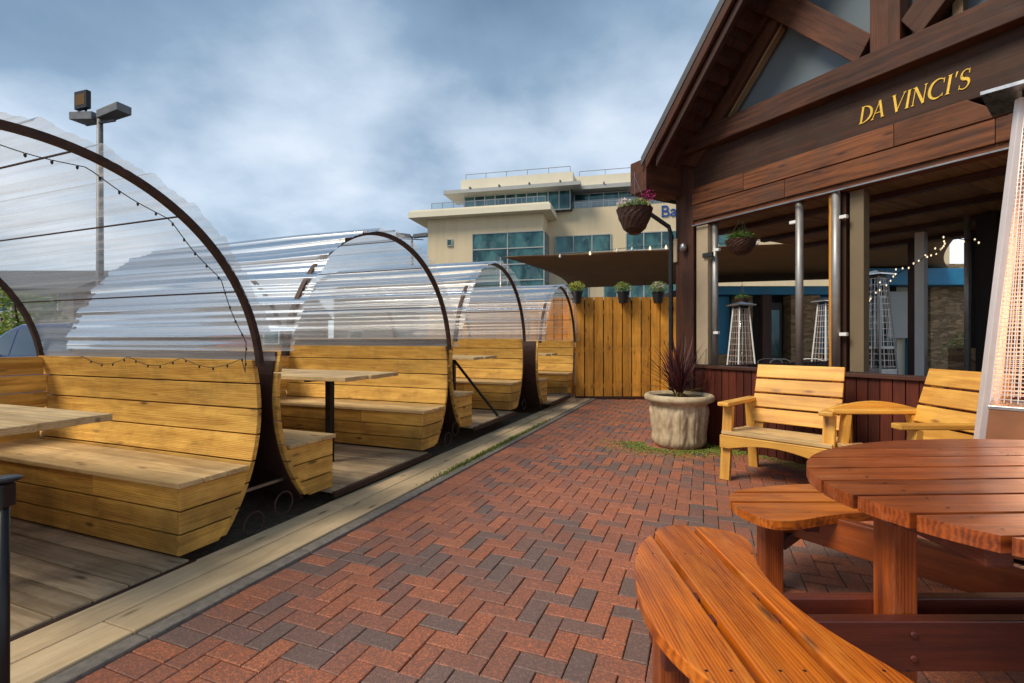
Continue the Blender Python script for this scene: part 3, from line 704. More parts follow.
# posts
mb = MB(); bx(mb, -.29, -.03, -.02, .24, .08, 3.40, 2); mb.build('corner_post', 'timber', pub, .008)
mb = MB(); bx(mb, -.005, .15, .0, .14, .97, 2.56, 2); mb.build('door_jamb', 'beige_paint', pub, .004)
for x0, x1, y0, y1, mt in ((1.42, 1.46, .03, .12, 'pine_fence'), (1.47, 1.555, .05, .22, 'sign_wood'), (1.575, 1.685, .07, .17, 'olive_paint'), (4.0, 4.2, 0, .2, 'timber')):
    mb = MB(); bx(mb, x0, x1, y0, y1, .97, 2.56, 2); mb.build('post', mt, pub, .004)
for x, y in ((.20, .06), (1.152, .04), (1.496, .0)):
    mb = MB(); mb.tube([(x * KB, y * KB, Z(.966)), (x * KB, y * KB, Z(2.56))], .036, 16); mb.build('steel_pole', 'pole_steel', pub, smooth=True)
for x, y, z in ((1.56, -.0, 2.33), (1.56, 0, 1.30), (.25, .02, 1.33), (.26, .02, 2.25), (1.1, .03, 2.38)):
    mb = MB(); bx(mb, x - .03, x + .03, y - .02, y + .02, z - .015, z + .015); mb.build('bracket', 'white_paint', pub, .004)
mb = MB(); bx(mb, .10, .23, -.03, 0, 2.18, 2.23); mb.build('sign_bracket', 'plastic_black', pub, .003)
# inner posts standing at the back and left side of the covered room
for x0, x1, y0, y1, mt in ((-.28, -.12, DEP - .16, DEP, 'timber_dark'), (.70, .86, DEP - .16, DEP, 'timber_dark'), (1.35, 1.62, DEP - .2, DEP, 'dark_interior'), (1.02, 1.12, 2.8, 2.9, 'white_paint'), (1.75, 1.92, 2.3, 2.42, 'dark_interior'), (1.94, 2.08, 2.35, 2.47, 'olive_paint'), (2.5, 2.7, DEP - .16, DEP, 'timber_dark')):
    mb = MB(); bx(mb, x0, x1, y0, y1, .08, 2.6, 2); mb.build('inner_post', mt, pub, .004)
mb = MB(); mb.tube([(1.70 * KB, 2.25 * KB, Z(.9)), (1.70 * KB, 2.25 * KB, Z(2.6))], .03, 12); mb.build('steel_pole', 'pole_steel', pub, smooth=True)
mb = MB(); bx(mb, 1.2, 4.0, DEP - .34, DEP - .22, .08, 1.15, 0); mb.build('stone_low_wall', 'stonework', pub)
mb = MB(); bx(mb, 2.15, 2.6, DEP - .1, DEP + .1, 1.15, 2.6); mb.build('stone_pier', 'stonework', pub)
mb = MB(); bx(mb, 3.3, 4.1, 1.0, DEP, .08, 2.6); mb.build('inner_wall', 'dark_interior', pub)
mb = MB()
x = -.28
while x < 4.2: bx(mb, x, x + .115, -.0, DEP + .3, 2.62, 2.64, 1); x += .12
mb.build('ceiling', 'ceiling_wood', pub)
for y in (.6, 1.5, 2.4, 3.3):
    mb = MB(); bx(mb, -.2, 4.2, y, y + .09, 2.565, 2.615, 0); mb.build('ceiling_beam', 'timber_dark', pub, .004)
mb = MB(); bx(mb, -.2, 4.2, .0, DEP, -.0 + .075, .085); mb.build('floor', 'slate', pub)
# lintel boards
mb = MB(); bx(mb, -.03, 6, -.01, .1, 2.565, 2.62, 0); bx(mb, -.03, 1.05, -.035, .1, 2.625, 2.80, 0); bx(mb, 1.053, 2.55, -.035, .1, 2.625, 2.80, 0); bx(mb, 2.553, 6, -.035, .1, 2.625, 2.80, 0)
bx(mb, -.03, .62, -.045, .1, 2.805, 2.99, 0); bx(mb, .623, 1.95, -.045, .1, 2.805, 2.99, 0)
q = [(1.953 * KB, Z(2.805)), (2.62 * KB, Z(2.805)), (2.40 * KB, Z(2.99)), (1.953 * KB, Z(2.99))]
mb.prism(q, -.1 * KB, .045 * KB, Matrix.Rotation(R(90), 4, 'X'))
mb.build('lintel_cladding', 'cladding', pub, .004)
mb = MB(); bx(mb, -.03, 6, -.048, -.03, 2.56, 2.572, 0); mb.build('lintel_edge', 'dull_steel', pub)
mb = MB(); bx(mb, -.03, 6, -.012, .10, 2.992, 3.40, 0); sb_ = mb.build('sign_board', 'sign_wood', pub, .004)
# truss
mb = MB(); bx(mb, -.32, 4.4, -.13, .06, 3.385, 3.60, 0); mb.build('tie_beam', 'timber', pub, .008)
SL = 1.135; AX = 1.915; AZ = 3.60 + (AX - .35) * 1.12
def slab(mb, pts, y0, y1):   # polygon in facade plane (x,z)
    q = [(x * KB, Z(z)) for x, z in pts]; mb.prism(q, -y1 * KB, -y0 * KB, Matrix.Rotation(R(90), 4, 'X'))
roofz = lambda x: 3.34 + (x + .26) * SL
for sd in (1, -1):
    f = (lambda x: x) if sd == 1 else (lambda x: 2 * AX - x)
    def sl(name, pts, y0, y1, mt, bev=.006):
        mb = MB(); q = [(f(a) * KB, Z(b)) for a, b in pts]; n = len(q)
        # grain along the slope
        c0 = Vector((q[0][0], 0, q[0][1])); dx = Vector((q[1][0] - q[0][0], 0, q[1][1] - q[0][1])).normalized(); dn = Vector((-dx.z, 0, dx.x))
        V = [Vector((a, y * KB, b)) for y in (y0, y1) for a, b in q]; G = [((v - c0).dot(dx), (v - c0).dot(dn), v.y) for v in V]
        F = [list(range(n)), list(range(n, 2 * n))[::-1]] + [(i, n + i, n + (i + 1) % n, (i + 1) % n) for i in range(n)]
        if sd == -1: F = [ff[::-1] for ff in F]
        mb.add(V, F, G); return mb.build(name, mt, pub, bev)
    rz_ = lambda x, d: roofz(x) - d
    # principal rafter in the gable plane
    sl('rafter', [(.02, rz_(.02, .43)), (AX, rz_(AX, .43)), (AX, rz_(AX, .12)), (-.25, rz_(-.25, .12)), (-.25, 3.60 - .24)], -.06, .10, 'timber')
    # bargeboards at the overhang
    sl('bargeboard', [(-.25, rz_(-.25, .22)), (AX, rz_(AX, .22)), (AX, rz_(AX, .02)), (-.25, rz_(-.25, .02))], -.60, -.56, 'timber')
    sl('bargeboard', [(-.1, rz_(-.1, .34)), (AX, rz_(AX, .34)), (AX, rz_(AX, .23)), (-.1, rz_(-.1, .23))], -.55, -.50, 'timber_dark')
    # soffit of the overhang and purlin ends
    sl('soffit', [(-.22, rz_(-.22, .14)), (AX, rz_(AX, .14)), (AX, rz_(AX, .10)), (-.22, rz_(-.22, .10))], -.55, .3, 'timber_dark', 0)
    for xx in [.0 + .11 * i for i in range(17)]:
        sl('rafter_end', [(xx, rz_(xx, .185)), (xx + .045, rz_(xx + .045, .185)), (xx + .045, rz_(xx + .045, .145)), (xx, rz_(xx, .145))], -.49, -.08, 'timber_dark', .003)
    # roof covering
    sl('roof', [(-.27, rz_(-.27, .098)), (AX, rz_(AX, .098)), (AX, rz_(AX, .0)), (-.27, rz_(-.27, .0))], -.61, 6.0, 'slate', 0)
    # brace
    sl('brace', [(1.70, 3.598 - .02), (.70, 3.598 + 1.11 * .965), (.90, 3.598 + 1.11 * .965 + .14), (1.815, 3.765)], -.09, .08, 'timber')
    # pale bead round the glass
    sl('glazing_bead', [(.34, 3.605), (1.0, 4.34), (1.0, 4.30), (.375, 3.605)], .0, .07, 'ceiling_wood', 0)
mb = MB(); bx(mb, 1.81, 2.02, -.11, .08, 3.60, 5.5, 2); mb.build('king_post', 'timber', pub, .006)
mb = MB(); slab(mb, [(.1, 3.6), (2 * AX - .1, 3.6), (AX, roofz(AX) - .25)], .115, .125); mb.build('gable_glass', 'gable_glass', pub)
mb = MB(); bx(mb, 2.30, 2.36, .02, .1, 3.6, 4.9); mb.build('glazing_bar', 'ceiling_wood', pub)
# interior of the loft
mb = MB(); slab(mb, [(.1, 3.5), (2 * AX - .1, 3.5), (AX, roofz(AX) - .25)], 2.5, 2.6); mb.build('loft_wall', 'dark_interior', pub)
# wall plate sticking out under the eave
mb = MB(); bx(mb, -.45, -.20, -.60, -.03, 2.94, 3.31, 1); mb.build('eave_beam', 'timber', pub, .008)
mb = MB(); bx(mb, -.46, -.30, .0, 5.9, 2.99, 3.20, 1); mb.build('eave_beam', 'timber_dark', pub, .008)
mb = MB(); mb.tube([(-.52 * KB, -.40 * KB, Z(3.02)), (-.52 * KB, 6 * KB, Z(3.02))], .05, 12); mb.build('gutter', 'black_metal', pub, smooth=True)
mb = MB(); mb.tube([(-.52 * KB, -.3 * KB, Z(2.99)), (-.52 * KB, -.28 * KB, Z(2.82)), (-.36 * KB, -.06 * KB, Z(2.62)), (-.335 * KB, -.05 * KB, Z(2.52)), (-.335 * KB, -.05 * KB, Z(.09))], .028, 12)
for z in (2.45, 1.6, .7): mb.lathe([(.034, Z(z)), (.034, Z(z) + .06)], 12, (-.335 * KB, -.05 * KB, 0))
mb.build('downpipe', 'black_metal', pub, smooth=False)
mb = MB(); bx(mb, -.30, -.25, -.05, -.025, 2.18, 2.46); mb.build('meter_box', 'beige_paint', pub, .004)
o_ = MB(); o_.lathe([(.0, 0), (.035, .01), (.045, .05), (.035, .1), (.0, .12)], 12, (-.14 * KB, -.06 * KB, Z(2.28))); o_.build('wall_lamp', 'dull_steel', pub, smooth=True)
# glazed sliding panel frames
mb = MB(); bx(mb, .17, .19, .05, .09, .97, 2.56, 2); mb.build('window_frame', 'timber_dark', pub)
# --- gold serif letters
def letters():
    def S(a, b, wd):   # straight stroke
        a = Vector((*a, 0)); b = Vector((*b, 0)); d = (b - a).normalized(); n = Vector((-d.y, d.x, 0)) * wd / 2; return [(a - n)[:2], (b - n)[:2], (b + n)[:2], (a + n)[:2]]
    def serif(x, y, w_=.26, up=1): return [(x - w_ / 2, y), (x + w_ / 2, y), (x + w_ / 5, y + .055 * up), (x - w_ / 5, y + .055 * up)]
    def curve(fn, t0, t1, wf, n=22):
        qs = []
        for i in range(n):
            a = fn(t0 + (t1 - t0) * i / n); b = fn(t0 + (t1 - t0) * (i + 1) / n); wa = wf(i / n); wb = wf((i + 1) / n)
            d = Vector((b[0] - a[0], b[1] - a[1])).normalized(); nn = Vector((-d.y, d.x)); qs.append([(a[0] - nn.x * wa, a[1] - nn.y * wa), (b[0] - nn.x * wb, b[1] - nn.y * wb), (b[0] + nn.x * wb, b[1] + nn.y * wb), (a[0] + nn.x * wa, a[1] + nn.y * wa)])
        return qs
    th, tn_ = .13, .045
    I = ([S((.13, 0), (.13, 1), th), serif(.13, 0), serif(.13, 1, .26, -1)], .26)
    D = ([S((.14, 0), (.14, 1), th), serif(.12, 0, .24), serif(.12, 1, .24, -1)] + curve(lambda t: (.18 + .56 * math.cos(t), .5 + .48 * math.sin(t)), -math.pi / 2, math.pi / 2, lambda u: .022 + .055 * math.sin(math.pi * u) ** 2), .80)
    A = ([S((.08, 0), (.40, 1.02), tn_), S((.38, 1.02), (.70, 0), th), S((.20, .34), (.58, .34), .04), serif(.08, 0, .2), serif(.70, 0, .26)], .80)
    V_ = ([S((.08, 1), (.40, 0), th), S((.38, 0), (.70, 1), tn_), serif(.08, 1, .26, -1), serif(.70, 1, .2, -1)], .76)
    N = ([S((.12, 0), (.12, 1), tn_), S((.12, 1), (.68, 0), th), S((.68, 0), (.68, 1), tn_), serif(.12, 0, .2), serif(.08, 1, .2, -1), serif(.68, 1, .2, -1)], .80)
    C = (curve(lambda t: (.48 + .42 * math.cos(t), .5 + .5 * math.sin(t)), R(48), R(312), lambda u: .02 + .06 * math.sin(math.pi * u) ** 2, 28) + [S((.76, .72), (.76, .98), .035), S((.77, .02), (.77, .2), .03)], .84)
    def sf(t):
        if t < 1: a = R(50 + 220 * t); return (.31 + .20 * math.cos(a), .745 + .235 * math.sin(a))
        a = R(90 - 230 * (t - 1)); return (.31 + .23 * math.cos(a), .255 + .255 * math.sin(a))
    S_ = (curve(sf, 0, 2, lambda u: .02 + .055 * math.sin(math.pi * u) ** 3, 40) + [S((.47, .76), (.47, .99), .035), S((.10, .02), (.10, .25), .035)], .62)
    AP = ([[(.06, 1.02), (.16, 1.04), (.10, .74), (.07, .74)]], .18)
    out_ = []; x = 0
    for g in (D, A, None, V_, I, N, C, I, AP, S_):
        if g is None: x += .26; continue
        if g is A: x -= .10
        for q in g[0]: out_.append([(x + px + .18 * py, py) for px, py in q])
        x += g[1] + .07
    return out_, x
qs, tw = letters(); tw -= .07; mb = MB(); TX0, TX1, TZ, THt = 1.685, 2.41, 3.087, .138
for i, q in enumerate(qs):
    yy = -.012 - .004; off = .0002 * (i % 9)
    q2 = [((TX0 + (TX1 - TX0) * px / tw) * KB, Z(TZ + THt * py)) for px, py in q]
    mb.prism(q2, (.012) * KB, (.0185) * KB + off, Matrix.Rotation(R(90), 4, 'X'))
mb.build('gold_lettering', 'gold', pub)

# hanging baskets
def basket(name, loc, r, h, top, lb, pink, mt='timber_dark'):
    o = empty(name, loc, 0, lb, 'hanging basket', 'flower baskets hung at the timber building')
    mb = MB(); n = 26
    prof = [(r * .28, -h), (r * .62, -h * .78), (r * .88, -h * .35), (r * 1.0, 0), (r * 1.04, .02), (r * .97, .025), (r * .9, -.02)]
    pf = []
    for i in range(len(prof) - 1):
        for t in range(4): pf.append((prof[i][0] + (prof[i + 1][0] - prof[i][0]) * t / 4, prof[i][1] + (prof[i + 1][1] - prof[i][1]) * t / 4))
    mb.lathe(pf, 60, (0, 0, 0), lambda a, z: 1 + .025 * math.sin(a * 15 + (math.pi if int((z + 5) * 55) % 2 else 0))); mb.build('wicker_bowl', mt, o)
    mb = MB()
    for k_ in range(3):
        a = 2.1 * k_ + .3; mb.tube([(r * math.cos(a), r * math.sin(a), 0), (0, 0, top)], .003, 4)
    mb.tube([(0, 0, top), (0, 0, top + .05)], .004, 4); mb.build('chain', 'dull_steel', o)
    mb = MB(); leaf_clump(mb, (0, 0, .05), r * .95, 420, .025, .45); mb.build('foliage', 'leaf_bright' if pink else 'leaf', o)
    if pink:
        mb = MB(); leaf_clump(mb, (r * .75, .0, .17), r * .5, 85, .016, .8); leaf_clump(mb, (r * .45, .0, .13), r * .42, 45, .016, .8); mb.build('pink_flowers', 'petal_magenta', o)
        mb = MB(); leaf_clump(mb, (-r * .65, 0, .09), r * .45, 150, .017, .7); mb.build('pale_flowers', 'petal_white', o)
        mb = MB()
        for _ in range(16): strap(mb, (random.uniform(-r, r) * .7, 0, .03), random.uniform(0, 6.28), R(random.uniform(30, 80)), random.uniform(.12, .24), .004, .6)
        mb.build('stems', 'leaf', o)
    else:
        mb = MB()
        for _ in range(34): strap(mb, (random.uniform(-r, r) * .6, random.uniform(-r, r) * .6, .03), random.uniform(0, 6.28), R(random.uniform(20, 80)), random.uniform(.10, .2), .007, .8)
        mb.build('stems', 'leaf', o)
    return o
def at(px, y, Y): return Vector(((px - 512) / 490 * Y, Y, EYE + (340 - y) / 490 * Y))
basket('hanging_basket', at(634.5, 211, 5.70), .20, .27, .40, 'wicker hanging basket with magenta and pink flowers under the corner of the eaves', True)
basket('hanging_basket', at(741, 242, 5.62), .165, .15, .28, 'dark bowl hanging basket with sparse green foliage behind the first window opening', False)
basket('hanging_basket', at(742, 300, 9.6), .13, .13, .3, 'small far hanging basket seen over the distant patio heater', False)

# ------------------------------------------------------------------ patio heaters
def heater(name, loc, rz, H, half, lb, lit=True, fine=True):
    o = empty(name, loc, rz, lb, 'patio heater', 'pyramid patio heaters'); top = half * (.25 if fine else .42); zb = H * .30; zt = H * .93
    def wdt(z): return half + (top - half) * z / zt
    mb = MB()
    V = []
    for z in (.03, zb):
        w_ = wdt(z); V += [(-w_, -w_, z), (w_, -w_, z), (w_, w_, z), (-w_, w_, z)]
    mb.add(V, [(3, 2, 1, 0), (4, 5, 6, 7), (0, 1, 5, 4), (1, 2, 6, 5), (2, 3, 7, 6), (3, 0, 4, 7)]); hb = mb.build('base_housing', 'brushed_bronze' if fine else 'dull_steel', o)
    mb = MB(); w_ = wdt(zb) + .006; mb.box((0, 0, zb), (2 * w_, 2 * w_, .02), 0); mb.build('shelf_rim', 'steel', hb, .002)
    if fine: mb = MB(); mb.box((-wdt(zb * .72) * .2, -wdt(zb * .72) - .006, zb * .74), (.05, .012, .028), 0); mb.build('control_label', 'white_paint', hb, .002)
    for sx in (-1, 1):
        for sy in (-1, 1):
            mb = MB(); a = Vector((sx * wdt(0), sy * wdt(0), 0)); b = Vector((sx * wdt(zt), sy * wdt(zt), zt))
            ww = .038 if fine else .024; mb.bar(a, b, ww, ww, (sx, -sy, 0)); mb.build('corner_strut', 'white_paint' if not fine else 'grille_steel', o, .003)
    for fc in range(4):
        mb = MB(); Rm = Matrix.Rotation(fc * math.pi / 2, 4, 'Z'); mb.M = Rm; n = int((zt - zb - .1) / (.024 if fine else .1))
        for i in range(n + 1):
            z = zb + .05 + (zt - zb - .08) * i / n; w_ = wdt(z); mb.bar((-w_, -w_, z), (w_, -w_, z), .0065 if fine else .006, .005 if fine else .006)
        m_ = 15 if fine else 4
        for i in range(1, m_):
            t = -1 + 2 * i / m_; z0, z1 = zb + .03, zt - .02; mb.bar((t * wdt(z0), -wdt(z0) - .003, z0), (t * wdt(z1), -wdt(z1) - .003, z1), .005, .004, (0, 1, 0))
        mb.build('grille', 'grille_steel', o)
    mb = MB(); mb.tube([(0, 0, zb + .02), (0, 0, zt)], .055, 20); mb.build('glass_tube', 'clear_glass', o, smooth=True)
    if lit:
        mb = MB(); mb.tube([(0, 0, zb + .03), (.008, 0, zb + .4), (-.006, .0, zb + .8), (0, 0, zb + 1.15)], [.03, .035, .028, .006], 12); mb.build('flame', 'flame', o, smooth=True)
    mb = MB(); w_ = half * .80; V = [(-w_, -w_, zt + .03), (w_, -w_, zt + .03), (w_, w_, zt + .03), (-w_, w_, zt + .03), (-w_, -w_, zt + .05), (w_, -w_, zt + .05), (w_, w_, zt + .05), (-w_, w_, zt + .05), (0, 0, zt + .05 + w_ * .35)]
    mb.add(V, [(3, 2, 1, 0), (0, 1, 5, 4), (1, 2, 6, 5), (2, 3, 7, 6), (3, 0, 4, 7), (4, 5, 8), (5, 6, 8), (6, 7, 8), (7, 4, 8)]); mb.build('hood', 'steel', o)
    mb = MB(); w_ = top * .95; mb.box((0, 0, zt + .0), (2 * w_, 2 * w_, .05), 0); mb.build('burner_head', 'black_metal', o)
    return o
heater('patio_heater', (3.07, 2.85, 0), R(39), 2.86, .28, 'tall stainless pyramid patio heater with wire grille at the right edge behind the picnic table')
heater('patio_heater', (at(741, 0, 8.9).x, 8.9, 0), R(10), 1.98, .22, 'distant pyramid patio heater seen through the first window opening', False, False)
heater('patio_heater', (at(826, 0, 9.4).x, 9.4, 0), R(10), 2.1, .22, 'distant pyramid patio heater half hidden by a window post', False, False)
heater('patio_heater', (at(876, 0, 8.4).x, 8.4, 0), R(20), 2.5, .26, 'distant pyramid patio heater seen right of the beige column', False, False)

# ------------------------------------------------------------------ canopy sail and festoon lights
mb = MB(); A = Vector(at(503, 257, 12.2)); B = Vector(at(960, 232, 9.8)); Cc = Vector(at(960, 276, 15.5)); D = Vector(at(570, 288, 15.6)); NN = 24; V = []; F = []
for i in range(NN + 1):
    for j in range(NN + 1):
        u, v = i / NN, j / NN; u2 = u + .0; 
        pin_v = .06 * math.sin(math.pi * u) * (1 - 2 * v)    # long edges curve inward
        pin_u = .035 * math.sin(math.pi * v) * (1 - 2 * u)
        uu, vv = u + pin_u, v + pin_v * .5
        p = (A * (1 - uu) + B * uu) * (1 - vv) + (D * (1 - uu) + Cc * uu) * vv; p.z += -.05 * math.sin(math.pi * u) * math.sin(math.pi * v) + .012 * math.sin(u * 26) * (1 - v); V.append(p)
for i in range(NN):
    for j in range(NN): a = i * (NN + 1) + j; F.append((a, a + NN + 1, a + NN + 2, a + 1))
mb.add(V, F); o = mb.build('canopy', 'sail', smooth=True); sm = o.modifiers.new('thick', 'SOLIDIFY'); sm.thickness = .004
tag(o, 'wide brown fabric shade sail stretched above and behind the board fence', 'canopy')
fs = empty('festoon_lights', at(617, 252, 11.5), 0, 'string of round white bulbs along the near edge of the brown canopy', 'string lights')
org = at(617, 252, 11.5); bp = [at(px, y, 12.1 - (px - 503) / 457 * 2.4) for px, y in ((560, 256.5), (590, 253.5), (617, 251), (632, 249.5), (650, 248.5), (666, 247.5), (688, 246), (718, 246), (757, 243), (800, 241), (832, 240))]
mb = MB(); mb.tube([p - org + Vector((0, 0, .05)) for p in bp], .006, 5); mb.build('cable', 'plastic_black', fs)
for p in bp: mb = MB(); mb.lathe([(.008, .06), (.014, .036), (.028, .006), (.028, -.018), (.013, -.036)], 10, p - org); mb.build('bulb', 'bulb_glow' if random.random() < .5 else 'white_paint', fs, smooth=True)
for px in (505, 572):
    pass
def canopy_post(p, lb):
    o = empty('canopy_post', (p.x, p.y, 0), 0, lb, 'post', 'posts holding the canopy'); mb = MB(); mb.tube([(0, 0, 0), (0, 0, p.z)], .04, 12); mb.build('pole', 'dull_steel', o, smooth=True); mb = MB(); mb.lathe([(.12, 0), (.12, .02), (.05, .03)], 16); mb.build('base_plate', 'dull_steel', o)
canopy_post(A + Vector((-.05, .02, 0)), 'grey steel post behind the third pod holding the pointed near tip of the canopy')
canopy_post(D + Vector((-.05, .05, 0)), 'grey steel post beyond the farthest pod holding the low far corner of the canopy')

# ------------------------------------------------------------------ courtyard shopfront seen through the pub
CY = 13.6
def cx(px): return (px - 512) / 490 * CY
cb = empty('courtyard_building', (0, CY, 0), 0, 'blue painted restaurant front with stone piers seen through the open timber building', 'building')
def cbx(name, p0, p1, z0, z1, y0, y1, mt, parent=cb):
    mb = MB(); x0, x1 = cx(p0), cx(p1); mb.box(((x0 + x1) / 2, (y0 + y1) / 2, (z0 + z1) / 2), (x1 - x0, y1 - y0, z1 - z0)); return mb.build(name, mt, parent, .006)
cbx('wall', 693, 905, 0, 2.78, .3, 3, 'dark_interior'); cbx('wall', 905, 936, 0, 3.4, .32, 3, 'cream_trim'); cbx('stone_wall', 937, 1120, 0, 3.4, .2, 3, 'stonework')
cbx('fascia', 693, 850, 2.50, 2.72, -.1, .3, 'blue_paint'); cbx('fascia', 852, 1000, 2.75, 3.2, -.3, .3, 'blue_paint')
cbx('blue_panel', 700, 733, .85, 2.48, .2, .3, 'blue_paint'); cbx('blue_panel', 819, 850, .85, 2.48, .2, .3, 'blue_paint')
cbx('stone_pier', 735, 752, 0, 2.48, -.05, .3, 'stonework'); cbx('stone_pier', 789, 818, 0, 2.48, -.1, .3, 'stonework')
cbx('timber_post', 757, 766, 0, 2.48, -.3, -.15, 'timber_dark'); cbx('low_stone_wall', 700, 756, 0, .85, .1, .3, 'stonework'); cbx('low_stone_wall', 818, 852, 0, .85, .1, .3, 'stonework')
d_ = cbx('door', 768, 786, 0, 2.3, .2, .28, 'slate'); cbx('door_glass', 773, 783, .8, 2.1, .17, .199, 'teal_glass', d_)
for p0, p1, z0, z1 in ((862, 880, 1.0, 2.5), (884, 900, 1.0, 2.5)):
    f_ = cbx('window', p0, p1, z0, z1, .15, .299, 'white_paint'); cbx('window_pane', p0 + 2, p1 - 2, z0 + .08, z1 - .08, .13, .149, 'teal_glass', f_)
cbx('blue_door_frame', 914, 922, 0, 2.6, .1, .3, 'blue_paint'); cbx('shutter', 890, 912, 1.3, 2.6, .05, .3, 'grey_trim')
# courtyard tables & chairs, simple metal
def cafe_chair(px, Y, rz, lb):
    o = empty('cafe_chair', ((px - 512) / 490 * Y, Y, 0), rz, lb, 'chair', 'black metal chairs in the courtyard')
    mb = MB()
    for sx in (-.2, .2): mb.tube([(sx, .2, 0), (sx, .2, .45), (sx, -.2, .45), (sx, -.22, .86)], .013, 6); mb.tube([(sx, -.2, .45), (sx, -.24, 0)], .013, 6); mb.tube([(sx, -.2, .66), (sx, .18, .66), (sx, .2, .45)], .012, 6)
    mb.tube([(-.2, -.22, .86), (-.1, -.23, .9), (.1, -.23, .9), (.2, -.22, .86)], .013, 6); mb.build('frame', 'dull_steel', o)
    mb = MB(); mb.box((0, 0, .455), (.4, .4, .02), 0); mb.build('seat', 'plastic_black', o, .004)
    mb = MB(); mb.box((0, -.225, .74), (.38, .014, .2), 0); mb.build('backrest', 'plastic_black', o, .004)
for px, Y, rz, lb in ((724, 9.3, .6, 'leftmost far metal chair seen beside the distant heater legs'), (772, 8.9, 2.8, 'far metal chair below the dark doorway of the courtyard'), (789, 8.7, 3.3, 'far metal chair in front of the broad stone pier'), (809, 8.9, 2.4, 'far metal chair just left of the steel window pole')):
    cafe_chair(px, Y, rz, lb)
o = empty('cafe_table', ((780 - 512) / 490 * 9.5, 9.5, 0), 0, 'low black cafe table among the metal chairs in the courtyard', 'table'); mb = MB(); mb.box((0, 0, .74), (1.5, .7, .03), 0); mb.build('table_top', 'plastic_black', o, .004)
for sx in (-.65, .65):
    for sy in (-.28, .28): mb = MB(); mb.tube([(sx, sy, 0), (sx, sy, .73)], .02, 8); mb.build('leg', 'black_metal', o)
sh = empty('courtyard_shrub', at(985, 340, 8.6) * 1.0, 0, 'leafy shrub with orange leaves glimpsed inside by the stone pier', 'plant'); sh.location.z = 0
mb = MB(); leaf_clump(mb, (-.3, 0, 1.05), .35, 700, .03, 1.0); mb.build('foliage', 'leaf_bright', sh); mb = MB(); mb.lathe([(.16, 0), (.24, .45), (.25, .5), (.2, .5)], 18, (-.3, 0, 0)); mb.build('pot', 'plastic_black', sh)
# pub string lights
ps = empty('pub_fairy_lights', BO + UU * 1.9 + MM * 1.8, 0, 'garland of warm fairy lights swagged inside the open timber building', 'fairy lights'); o0 = BO + UU * 1.9 + MM * 1.8
mb = MB(); pts = []
path = [(868, 305, 5.6), (880, 283, 5.6), (900, 272, 5.6), (925, 256, 5.5), (940, 250, 5.4), (945, 236, 5.3), (990, 240, 5.0)]
for i in range(len(path) - 1):
    for t in range(5):
        a, b = path[i], path[i + 1]; q = t / 5; pts.append(at(a[0] + (b[0] - a[0]) * q, a[1] + (b[1] - a[1]) * q + 2 * math.sin(q * math.pi), a[2] + (b[2] - a[2]) * q) - o0)
mb.tube(pts, .004, 4); mb.build('wire', 'plastic_black', ps)
for p in pts: mb = MB(); mb.lathe([(.003, .012), (.009, 0), (.003, -.012)], 6, p + Vector((random.gauss(0, .02), 0, random.gauss(0, .02)))); mb.build('bulb', 'bulb_glow', ps)

# ------------------------------------------------------------------ cream office building
AO = Vector((2.9, 46, 0)); AR = -math.atan2(.231, .973)
of = empty('cream_office', AO, AR, 'cream rendered office block with teal glazing and roof terraces beyond the fence', 'building')
def ob_(name, x0, x1, y0, y1, z0, z1, mt, parent=of, bev=0):
    mb = MB(); mb.box(((x0 + x1) / 2, (y0 + y1) / 2, (z0 + z1) / 2), (x1 - x0, y1 - y0, z1 - z0)); return mb.build(name, mt, parent, bev)
ob_('wall', -11.6, 0, 0, 16, 0, 13.2, 'cream_render'); ob_('wall', .01, 34, 3, 16, 0, 14.2, 'cream_render')
ob_('roof_slab', -13.2, .9, -1.1, 15, 13.2, 13.75, 'cream_trim'); ob_('roof_slab', -13.0, .75, -.9, 14.9, 13.755, 13.95, 'cream_trim')
# upper storey
ob_('wall', -8.6, 2.4, 2.3, 12, 13.96, 15.9, 'slate'); ob_('wall', 2.41, 34, 4.2, 12, 14.21, 16.0, 'slate')
def glazing(name, x0, x1, y, z0, z1, n, rows=1, mt='teal_glass'):
    f = ob_(name, x0, x1, y - .05, y - .005, z0, z1, mt)
    mb = MB()
    for i in range(n + 1): x = x0 + (x1 - x0) * i / n; mb.box((x, y - .09, (z0 + z1) / 2), (.09, .08, z1 - z0), 2)
    for j in range(rows + 1): z = z0 + (z1 - z0) * j / rows; mb.box(((x0 + x1) / 2, y - .092, z), (x1 - x0 + .09, .09, .09), 0)
    mb.build('window_frame', 'grey_trim', f)
glazing('window', -8.5, 2.3, 2.3, 14.0, 15.85, 10); glazing('window', 2.5, 20, 4.2, 14.25, 15.9, 12, 2)
mb = MB(); mb.box((2.46, 3.2, 14.9), (.05, 1.9, 1.8)); mb.build('window', 'teal_glass', of)
ob_('canopy_slab', -10.3, 3.4, .9, 5, 15.9, 16.25, 'grey_trim'); ob_('canopy_slab', 3.0, 34, 2.9, 6, 16.02, 16.4, 'grey_trim')
ob_('parapet', -8.8, 2.6, 2.0, 12, 16.25, 17.55, 'cream_trim'); ob_('parapet', 2.61, 34, 3.8, 12, 16.42, 17.6, 'cream_trim')
for x in (-7.5, -4.5, -1.5, 1.5): ob_('canopy_bracket', x - .06, x + .06, .85, 2.0, 16.25, 16.45, 'slate')
for x in (5.5, 9.5, 13.5): ob_('canopy_bracket', x - .06, x + .06, 2.8, 3.8, 16.4, 16.6, 'slate')
